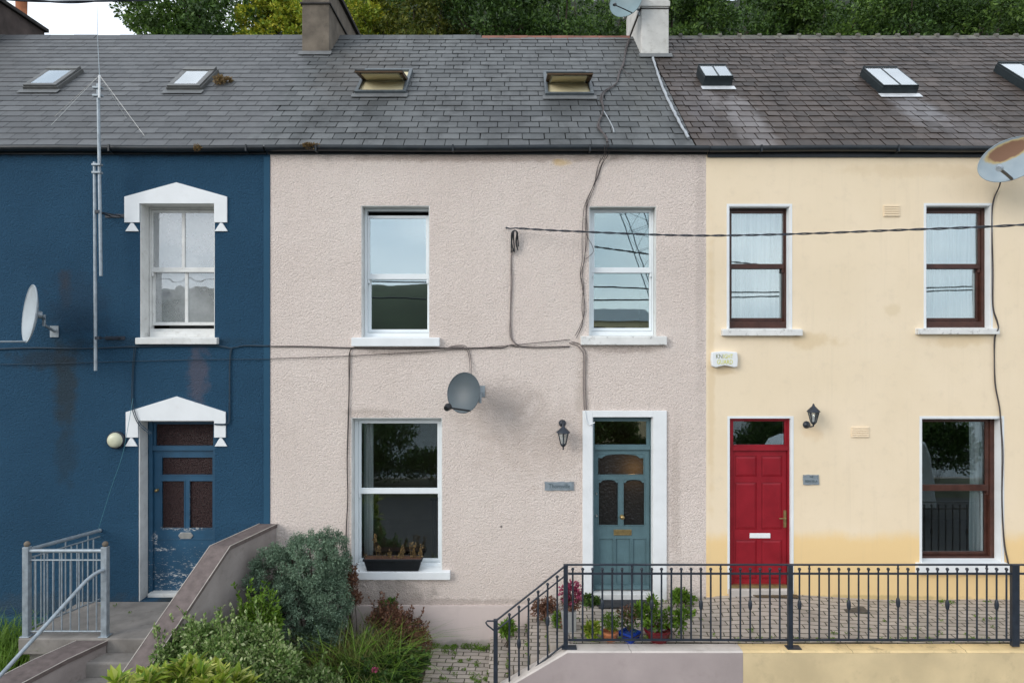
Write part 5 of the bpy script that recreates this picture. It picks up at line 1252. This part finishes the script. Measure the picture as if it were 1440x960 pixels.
def blades(n, cx, cy, rx, ry, zb, h, w, lean=.5, seed=1, segs=4):
    g = np.random.default_rng(seed); th = g.random(n)*6.283; rr_ = np.sqrt(g.random(n)); x = cx+np.cos(th)*rr_*rx; y = cy+np.sin(th)*rr_*ry
    H = h*(.5+.7*g.random(n)); d = g.random(n)*6.283; dx, dy = np.cos(d), np.sin(d); ln = lean*(.3+g.random(n)); px_, py_ = -dy, dx; Q = []
    def at(u): b = u*u; return np.stack([x+dx*ln*H*b, y+dy*ln*H*b, zb+H*(u-.35*ln*b*u)], axis=1)
    side = np.stack([px_, py_, np.zeros(n)], axis=1)
    for s_ in range(segs):
        u0, u1 = s_/segs, (s_+1)/segs; w0, w1 = w*(1-u0*.9), w*(1-u1*.95); a, b = at(u0), at(u1)
        Q.append(np.stack([a-side*w0, a+side*w0, b+side*w1, b-side*w1], axis=1))
    return np.concatenate(Q)
def tuft(name, label, mat, *a, cat='plant', group=None, kind=None, **k):
    cx, cy, zb = a[1], a[2], a[5]
    V = blades(*a, **k); o_ = fast(name, V, 4, M[mat], org=(cx, cy, zb)); return setp(o_, label, cat, group, kind)
tuft('grass_clump', 'arching green and straw grass clump below the window box', 'leaf_grass', 900, -1.95, -1.0, .50, .42, GZ, .72, .008, 1.15, 3)
tuft('grass_clump', 'darker grass clump at the bottom edge left of the paved path', 'leaf_grass', 900, -1.75, -1.9, .55, .40, GZ-.1, .60, .008, 1.15, 9)
tuft('grass_clump', 'long bright arching grass blades leaning over the bed', 'leaf_bright', 240, -1.85, -1.25, .55, .4, GZ, .88, .009, 1.25, 31)
tuft('grass_clump', 'wispy straw coloured grass at the foot of the juniper', 'leaf_dry', 260, -2.2, -1.2, .35, .3, GZ, .66, .004, 1.0, 13)
shrub('plant', 'low dark leafy plant at the left edge of the paved path', 'leaf_dark', (-1.35, -1.25, GZ+.16), (.30, .42, .24), GZ, 4200, .055, .6, 8, 20, .12, cat='plant')
shrub('plant', 'russet stonecrop with reddish stems against the pink plinth', 'leaf_red', (-1.62, -.42, GZ+.42), (.38, .24, .26), GZ, 4500, .035, .5, 14, 24, .11, cat='plant', shoots=16, shoot_len=.2)
shrub('plant', 'brown red dying sprays at the right side of the juniper', 'leaf_red', (-2.18, -.45, .22), (.12, .14, .42), GZ, 2600, .032, .5, 10, 14, .08, cat='plant', shoots=8, shoot_len=.14)
shrub('plant', 'drooping brown stonecrop at the corner of the paved path', 'leaf_red', (-1.28, -.5, GZ+.20), (.26, .26, .22), GZ, 2800, .032, .5, 12, 20, .10, cat='plant', shoots=10, shoot_len=.12)
shrub('plant', 'green trailing weeds filling the bed between juniper and path', 'leaf_mid', (-1.9, -1.35, GZ+.12), (.62, .6, .22), GZ, 9000, .042, .6, 10, 44, .13, cat='plant')
shrub('plant', 'dark leafy weeds among the grass at the bottom edge', 'leaf_dark', (-1.75, -1.7, GZ+.14), (.6, .45, .20), GZ-.1, 6000, .05, .6, 10, 40, .12, cat='plant', shoots=20, shoot_len=.16)
shrub('plant', 'small green sprout above the plinth right of the juniper', 'leaf_mid', (-1.72, -.2, GZ+.62), (.09, .08, .08), GZ, 260, .05, .6, 5, 6, .05, cat='plant')
m = MB(); m.box(-3.3, -1.12, -3.3, -.05, -1.7, GZ+.012); struct(m, 'garden_bed', M['soil'])
m = MB(); m.box(-4.1, -2.4, -4.6, -3.31, -1.72, -1.3); struct(m, 'flower_bed', M['soil'])
for k, (x, y, z) in enumerate(((-2.32, -1.75, -.28), (-1.72, -1.8, -.30), (-1.58, -1.75, -.12))):
    Vf = leaf_cloud([((x, y, z), (.022, .022, .018))], 60, .022, .5, .3, .5); t_ = thing('flower', (x, y, GZ), ('pink clover flower low at the foot of the juniper', 'pale purple flower in the grass at the bottom edge', 'tiny mauve flower in front of the grass clump')[k], 'flower', 'wild flowers')
    fast('bloom', Vf, 4, M['flower'], t_); m = MB(); stems(m, (x, y, GZ), (x, y, z), .003); m.build('stem', M['leaf_bright'], t_)
tuft('grass', 'rough green grass and ferns left of the landing', 'leaf_bright', 2600, -6.9, -1.0, .95, .9, -.55, .55, .008, .8, 21, cat='grass', kind='stuff')
# weeds along the joints and walls
V = []
g = np.random.default_rng(5)
def weed(x, y, z, s_, n, out_): out_.append(leaf_cloud([((x, y, z+s_*.3), (s_, s_*.8, s_*.45))], n, .022, .5, .5, .2, .6))
for px in (930, 950, 962, 985, 1010, 1128, 1140, 1155, 1168, 1183, 1215, 1380, 1386, 1330, 1320, 1250): weed(px_x(px), -.06-g.random()*.06, .0, .03+.05*g.random(), int(30+90*g.random()), V)
for px in range(800, 1440, 17):
    if g.random() < .75: weed(X8(px+g.random()*10), YF-.01+g.random()*.06, -.0, .02+.03*g.random(), int(14+40*g.random()), V)
for px in (628, 640, 655, 668, 680, 690, 612): weed(px_x(px), -.07-g.random()*.07, ZL, .05+.05*g.random(), 170, V)
for _ in range(46): weed(-.95+g.random()*.66, -1.9+g.random()*1.8, ZL, .02+.035*g.random(), int(20+50*g.random()), V)
for k in range(4):
    x = -.30+1.02*k/4
    for _ in range(9): weed(x+g.random()*.02, -1.2+g.random()*1.15, ZL+(-.03-ZL)*k/4, .02+.03*g.random(), 36, V)
for _ in range(60): weed(.8+g.random()*6.6, -1.15+g.random()*1.1, .0, .012+.02*g.random(), 18, V)
for _ in range(3): weed(-5.9+g.random()*.9, -.06-g.random()*.5, .0, .012+.02*g.random(), 14, V)
setp(fast('weeds', np.concatenate(V), 4, M['leaf_bright'], org=(0, -.5, 0)), 'small green weeds growing in the paving joints', 'weeds', kind='stuff')
x_, s_ = roof(310, 120); p = rp(x_, s_, .03)
V = leaf_cloud([((p.x, p.y, p.z+.05), (.09, .14, .07)), ((p.x+.1, p.y+.1, p.z+.08), (.06, .08, .05))], 700, .035, .5, .3, .1); setp(fast('moss', V, 4, M['leaf_dry'], org=tuple(p)), 'dry moss clump beside the skylight with moss at its side', 'moss', 'moss clumps on the roofs')
p = P(437, 206, -.12); V = leaf_cloud([((p.x, p.y, p.z), (.15, .03, .03)), ((p.x-.05, p.y, p.z+.01), (.07, .03, .03))], 900, .03, .4, .5, .1); setp(fast('moss', V, 4, M['leaf_dry'], org=tuple(p)), 'rusty dry moss growing in the gutter at the left end of the pink house', 'moss', 'moss clumps on the roofs')
p = P(277, 208, -.15); V = leaf_cloud([((p.x, p.y, p.z), (.05, .02, .04))], 160, .03, .4, .5, .1); setp(fast('moss', V, 4, M['leaf_dry'], org=tuple(p)), 'small dark debris clump hanging from the gutter of the blue house', 'moss', 'moss clumps on the roofs')

# ---- window box
a = rect((510, 596, 790, 808), -.01); wb = thing('window_box', ((a[0]+a[1])/2, 0, a[2]), 'black plastic window box with dry stems on the large white sill', 'planter')
zb2 = rect((482, 633, 804, 815), -.07)[3]+.012; y0, y1 = -.072, .10; zt2 = zb2+.165
m = MB(); xa, xb_ = a[0]+.03, a[1]-.03
m.hexa([(xa+.04, y0+.015, zb2), (xb_-.04, y0+.015, zb2), (xb_-.04, y1, zb2), (xa+.04, y1, zb2)], [(xa, y0, zt2-.02), (xb_, y0, zt2-.02), (xb_, y1+.01, zt2-.02), (xa, y1+.01, zt2-.02)])
m.ring((xa-.012, xb_+.012, 0, 1), (xa-.011, xb_+.011, 0, 1), 0, .001) if False else None
m.box(xa-.014, xb_+.014, y0-.014, y0+.004, zt2-.025, zt2+.004); m.box(xa-.014, xb_+.014, y1+.004, y1+.018, zt2-.025, zt2+.004); m.box(xa-.014, xa+.004, y0+.005, y1+.003, zt2-.025, zt2+.004); m.box(xb_-.004, xb_+.014, y0+.005, y1+.003, zt2-.025, zt2+.004)
m.build('trough', M['black'], wb, bevel=.003)
m = MB(); m.box(xa+.005, xb_-.005, y0+.005, y1+.003, zt2-.019, zt2-.002); m.build('soil', simple('reddish_soil', (.10,.045,.028), .95, .4, 30, .8, 60), wb)
m = MB(); rr = random.Random(8); Vs = []
for px, py in ((526, 752), (531, 768), (547, 775), (565, 768), (562, 776), (577, 762), (582, 766), (580, 774), (592, 764), (590, 772), (538, 784), (513, 780), (556, 782)):
    tp = P(px, py, .02+rr.uniform(-.03, .03)); stems(m, (tp.x+rr.uniform(.0, .05), .02, zt2-.01), tp, .004, 4, .015, rr); Vs.append(leaf_cloud([((tp.x+.01, .02, tp.z-.05), (.018, .018, .07))], 34, .028, .5, .5, .1))
for k in range(60): x = rr.uniform(xa+.02, xb_-.02); stems(m, (x, rr.uniform(-.04, .06), zt2-.01), (x+rr.uniform(-.03, .03), rr.uniform(-.05, .06), zt2+rr.uniform(.02, .09)), .0022, 3, .01, rr)
m.build('dry_stems', M['leaf_dry'], wb); fast('dry_leaves', np.concatenate(Vs), 4, M['leaf_dry'], wb)

# ---- pots behind the railing
def pot(name, label, x, y, z, r0, r1, h, mat, square=False, rim=.012):
    t_ = thing(name, (x, y, z), label, 'plant pot', 'pots along the railing'); m = MB()
    m.lathe((x, y, z), [(r0, 0), (r1, h-.03), (r1+rim, h-.028), (r1+rim, h), (r1-.008, h), (r1-.015, h-.03)], 4 if square else 20, smooth=not square)
    m.build('pot', mat, t_, bevel=.003); MB().lathe((x, y, z), [(r1-.012, h-.035), (.001, h-.03)], 16).build('soil', M['soil'], t_); return t_
def pz(px, py): # point on the terrace floor z=0 region: choose depth row by base pixel
    return X8(px)
YP = -1.17; DP = DW+YP
def XP_(px): return (px-720)*DP/F
glz = lambda n, c, r=.25: simple(n, c, r, .1, 6, .05)
t_ = pot('plant_pot', 'small lime green pot with lime leaves behind the railing', XP_(833), YP, -.05, .045, .06, .06, glz('lime_pot', (.42,.55,.03)))
fast('foliage', leaf_cloud([((XP_(833), YP, 0.104), (.08, .07, 0.062))], 260, .07, .5, .5, .1), 4, M['leaf_lime'], t_)
t_ = pot('plant_pot', 'terracotta pot with a feathery green plant behind the railing', XP_(858), YP, -.05, .075, .092, .13, M['clay'])
fast('foliage', leaf_cloud([((XP_(858), YP, 0.203), (.10, .08, 0.093)), ((XP_(862), YP, 0.135), (.07, .06, 0.062))], 650, .035, .35, .6, .1), 4, M['leaf_bright'], t_)
t_ = pot('plant_pot', 'square blue glazed pot with a dark stemmed plant behind the railing', XP_(885), YP, -.05, .12, .135, .13, glz('blue_glaze', (.012,.045,.30), .15), square=True)
fast('foliage', leaf_cloud([((XP_(886), YP, 0.129), (.11, .09, 0.050)), ((XP_(880), YP, 0.240), (.12, .1, 0.112)), ((XP_(895), YP, 0.265), (.1, .1, 0.099))], 380, .038, .5, .6, .1), 4, M['leaf_mid'], t_)
fast('flowers', leaf_cloud([((XP_(884), YP, 0.290), (.14, .1, 0.112))], 420, .026, .5, .6, .1), 4, M['leaf_red'], t_)
m = MB(); rr = random.Random(2)
for _ in range(14): stems(m, (XP_(885), YP, .07), (XP_(885)+rr.uniform(-.14, .14), YP+rr.uniform(-.1, .1), rr.uniform(.22, .40)), .004, 4, .03, rr)
m.build('stems', M['leaf_red'], t_)
t_ = pot('plant_pot', 'large dark red glazed pot with a leafy flowering plant behind the railing', XP_(925), YP, -.05, .115, .165, .17, glz('oxblood_glaze', (.13,.012,.016), .15))
cl = [((XP_(925), YP, 0.191), (.20, .14, 0.074)), ((XP_(912), YP, 0.290), (.16, .14, 0.099)), ((XP_(945), YP, 0.240), (.16, .14, 0.087)), ((XP_(964), YP, 0.290), (.10, .1, 0.062)), ((XP_(918), YP+.05, 0.414), (.06, .06, 0.087)), ((XP_(900), YP+.05, 0.340), (.07, .06, 0.062)), ((XP_(957), YP, 0.135), (.08, .07, 0.074))]
fast('foliage', leaf_cloud(cl, 1300, .062, .40, .5, .15), 4, M['leaf_bright'], t_)
fast('flowers', leaf_cloud([((XP_(930), YP, 0.253), (.17, .13, 0.081))], 260, .025, .8, .5, .5), 4, M['flower_white'], t_)
m = MB()
for (q, s_) in cl: stems(m, (XP_(925), YP, .1), q, .006, 4, .04, rr)
m.build('stems', M['leaf_bright'], t_)
x = px_x(797); y = -.55
t_ = thing('plant_pot', (x, y, -.1), 'tall pale grey tapered planter with pink flowers behind the corner post', 'plant pot', 'pots along the railing')
c = P(793, 905, -.9); x = c.x+.06; y = -.9
m = MB(); m.hexa([(x-.05, y-.07, -.25), (x+.09, y-.07, -.25), (x+.09, y+.07, -.25), (x-.05, y+.07, -.25)], [(x-.10, y-.10, .24), (x+.09, y-.10, .24), (x+.09, y+.10, .24), (x-.10, y+.10, .24)]); m.build('pot', simple('pale_grey_planter', (.36,.36,.35), .7), t_, bevel=.004)
fast('flowers', leaf_cloud([((x+.03, y, .45), (.15, .12, .15))], 620, .036, .7, .4, .2), 4, M['flower'], t_)
fast('foliage', leaf_cloud([((x+.03, y, .32), (.12, .12, .10)), ((x-.04, y, .15), (.05, .05, .2))], 420, .05, .4, .2, .1), 4, M['leaf_red'], t_)
shrub('plant', 'dark red brown plant at the top of the steps against the pink wall', 'leaf_red', (px_x(765), -.25, -.05), (.17, .12, .15), -.5, 1500, .035, .5, 8, 14, .07, cat='plant')
shrub('plant', 'tall green weed growing on the lowest step beside the wall', 'leaf_bright', (px_x(716)-.02, -.35, -.28), (.08, .07, .18), -.6, 500, .06, .4, 6, 8, .05, cat='plant')
shrub('plant', 'lime green weed on the steps behind the sloping railing', 'leaf_bright', (px_x(783)-.05, -.75, -.1), (.04, .05, .25), -.4, 420, .05, .4, 5, 8, .04, cat='plant')
shrub('plant', 'low green plant at the foot of the teal door surround', 'leaf_mid', (px_x(826), -.2, .06), (.12, .08, .06), -.1, 420, .045, .6, 5, 6, .05, cat='plant')
shrub('plant', 'green self sown plant against the wall between the teal and red doors', 'leaf_bright', (px_x(953), -.25, .10), (.15, .12, .10), -.05, 900, .045, .6, 6, 10, .06, cat='plant')

# ---- mats and drain cover
def flat(name, pts, z, mat, label, cat, th=.012):
    m = MB(); m.extr([(x, y, z) for x, y in pts][::-1], (0, 0, th)); return setp(m.build(name, mat, bevel=.002), label, cat)
def fl_pt(px, py):
    d = EYE*F/(py-480); return ((px-720)*d/F, d-DW)
flat('door_mat', [fl_pt(842, 858), fl_pt(914, 856), fl_pt(918, 846.5), fl_pt(840, 847)], .03, simple('charcoal_mat', (.035,.036,.04), .95, .4, 20, .9, 120, dirt=.4), 'charcoal doormat in front of the teal door', 'doormat')
flat('door_mat', [fl_pt(1067, 850), fl_pt(1126, 850), fl_pt(1120, 846.2), fl_pt(1057, 846.2)], .098, simple('brown_coir_mat', (.10,.07,.04), .95, .4, 20, .9, 120), 'brown coir doormat in front of the red door', 'doormat')
flat('drain_cover', [fl_pt(1192, 864), fl_pt(1224, 864), fl_pt(1213, 855), fl_pt(1180, 855)], .022, simple('rusty_cast_iron', (.085,.075,.065), .8, .4, 20, .9, 90), 'dark metal drain cover in the paving in front of the yellow house', 'drain cover')

# ------------------------------------------------------------------ what the panes mirror, behind the viewer
for (x, y, zc, r, rz, mt, lb) in ((-5.6, -16.3, .2, 2.0, 1.7, 'leaf_dark', 'round dark tree by the quay mirrored in the large white window'),):
    tree(x, y, -1.75, zc, r, mt, lb, n=9000, size=.13, rz=rz, seed=77, group='trees on the quay')
HB = ['dark hedge bush left of the round quay tree, low in the large white window', 'dark hedge bush under the round quay tree', 'dark hedge bush right of the round quay tree', 'dark hedge bush mirrored in the fanlight of the teal door', 'dark hedge bush between the two mirrored fanlights', 'dark hedge bush mirrored in the red door fanlight', 'tall dark bush behind the rear of the van', 'tall dark bush behind the front of the van', 'dark hedge bush right of the van']
for i in range(9):
    x = -9+i*3.1; tl = i >= 3
    shrub('bush', HB[i], 'leaf_dark', (x, -15.6, -.75 if tl else -1.1), (1.75, .7, 1.75 if tl else .55), -1.75, 12000 if tl else 5000, .11, .6, 8, 90, .36, group='hedge bushes along the quay', cat='bush')
# parked van
vn = thing('parked_van', (10.2, -11.6, -1.74), 'silver white van parked on the road and mirrored in the brown window', 'van')
vp = simple('silver_van_paint', (.50,.55,.58), .25, .04, 2, .02, metal=.2)
prof = [(7.2, -1.40), (7.2, -.45), (7.75, -.30), (8.35, .52), (8.7, .66), (12.2, .70), (12.5, .6), (12.62, .2), (12.85, -1.2), (12.85, -1.45)]
m = MB(); m.prism(prof, -12.5, -10.6); m.build('body', vp, vn, bevel=.08)
m = MB(); m.prism([(8.0, -.25), (9.1, -.25), (9.1, .42), (8.5, .42)], -10.59, -10.575); m.prism([(11.2, -.30), (12.35, -.30), (12.25, .42), (11.2, .42)], -10.59, -10.575); m.build('window', M['black'], vn)
for x in (8.3, 11.7):
    for y in (-12.4, -10.72):
        m = MB(); m.lathe((x, y, -1.41), [(.2, -.10), (.33, -.10), (.33, .12), (.2, .12)], 24, 'y'); wh = m.build('wheel', M['black'], vn)
        MB().lathe((x, y, -1.41), [(.001, -.105), (.19, -.106), (.19, .125), (.001, .126)], 16, 'y').build('rim', M['chrome'], wh)
# warehouse over the water
wh_ = thing('warehouse', (25, -160, -21), 'cream warehouse with pale roof beyond the crane, mirrored low in the pane', 'building')
MB().box(17, 33, -175, -150, -21, 8.4).build('wall', M['yelwall'], wh_)
m = MB(); m.prism([(16, 8.41), (33.8, 8.41), (31, 11.2), (19, 11.2)], -176, -149.2); m.build('roof', M['lead_new'], wh_)
for k in range(3): MB().box(19+k*4.6, 21.8+k*4.6, -149.99, -149.9, 3.5, 7.0).build('window', M['black'], wh_)
# lattice crane across the road
cr_ = thing('crane', (13.4, -45, -20), 'lattice boom of a quayside crane mirrored in the right window of the pink house', 'crane')
B0, B1 = Vector((17.8, -46, -8)), Vector((5.6, -46, 27)); ax = (B1-B0).normalized(); u_ = Vector((0, 1, 0)); v_ = ax.cross(u_)
m = MB(); hw = .95; ch_ = []
for a_ in (-1, 1):
    for b_ in (-1, 1): m.tube([B0+u_*hw*a_+v_*hw*b_, B1+u_*hw*a_+v_*hw*b_], .05, 5); ch_.append((a_, b_))
L = (B1-B0).length; k = 0; d = 0
while d < L-1.8:
    for (p1, p2) in (((-1,-1),(1,-1)), ((1,-1),(1,1)), ((1,1),(-1,1)), ((-1,1),(-1,-1))):
        A = B0+ax*d+u_*hw*p1[0]+v_*hw*p1[1]; Bq = B0+ax*(d+1.7)+u_*hw*p2[0]+v_*hw*p2[1]; m.tube([A, Bq], .018, 4); m.tube([A, B0+ax*d+u_*hw*p2[0]+v_*hw*p2[1]], .018, 4)
    d += 1.7
m.build('boom', M['galv'], cr_)
m = MB(); m.box(13, 19, -48, -44, -20.5, -7.9); m.build('base', M['iron'], cr_, bevel=.1)
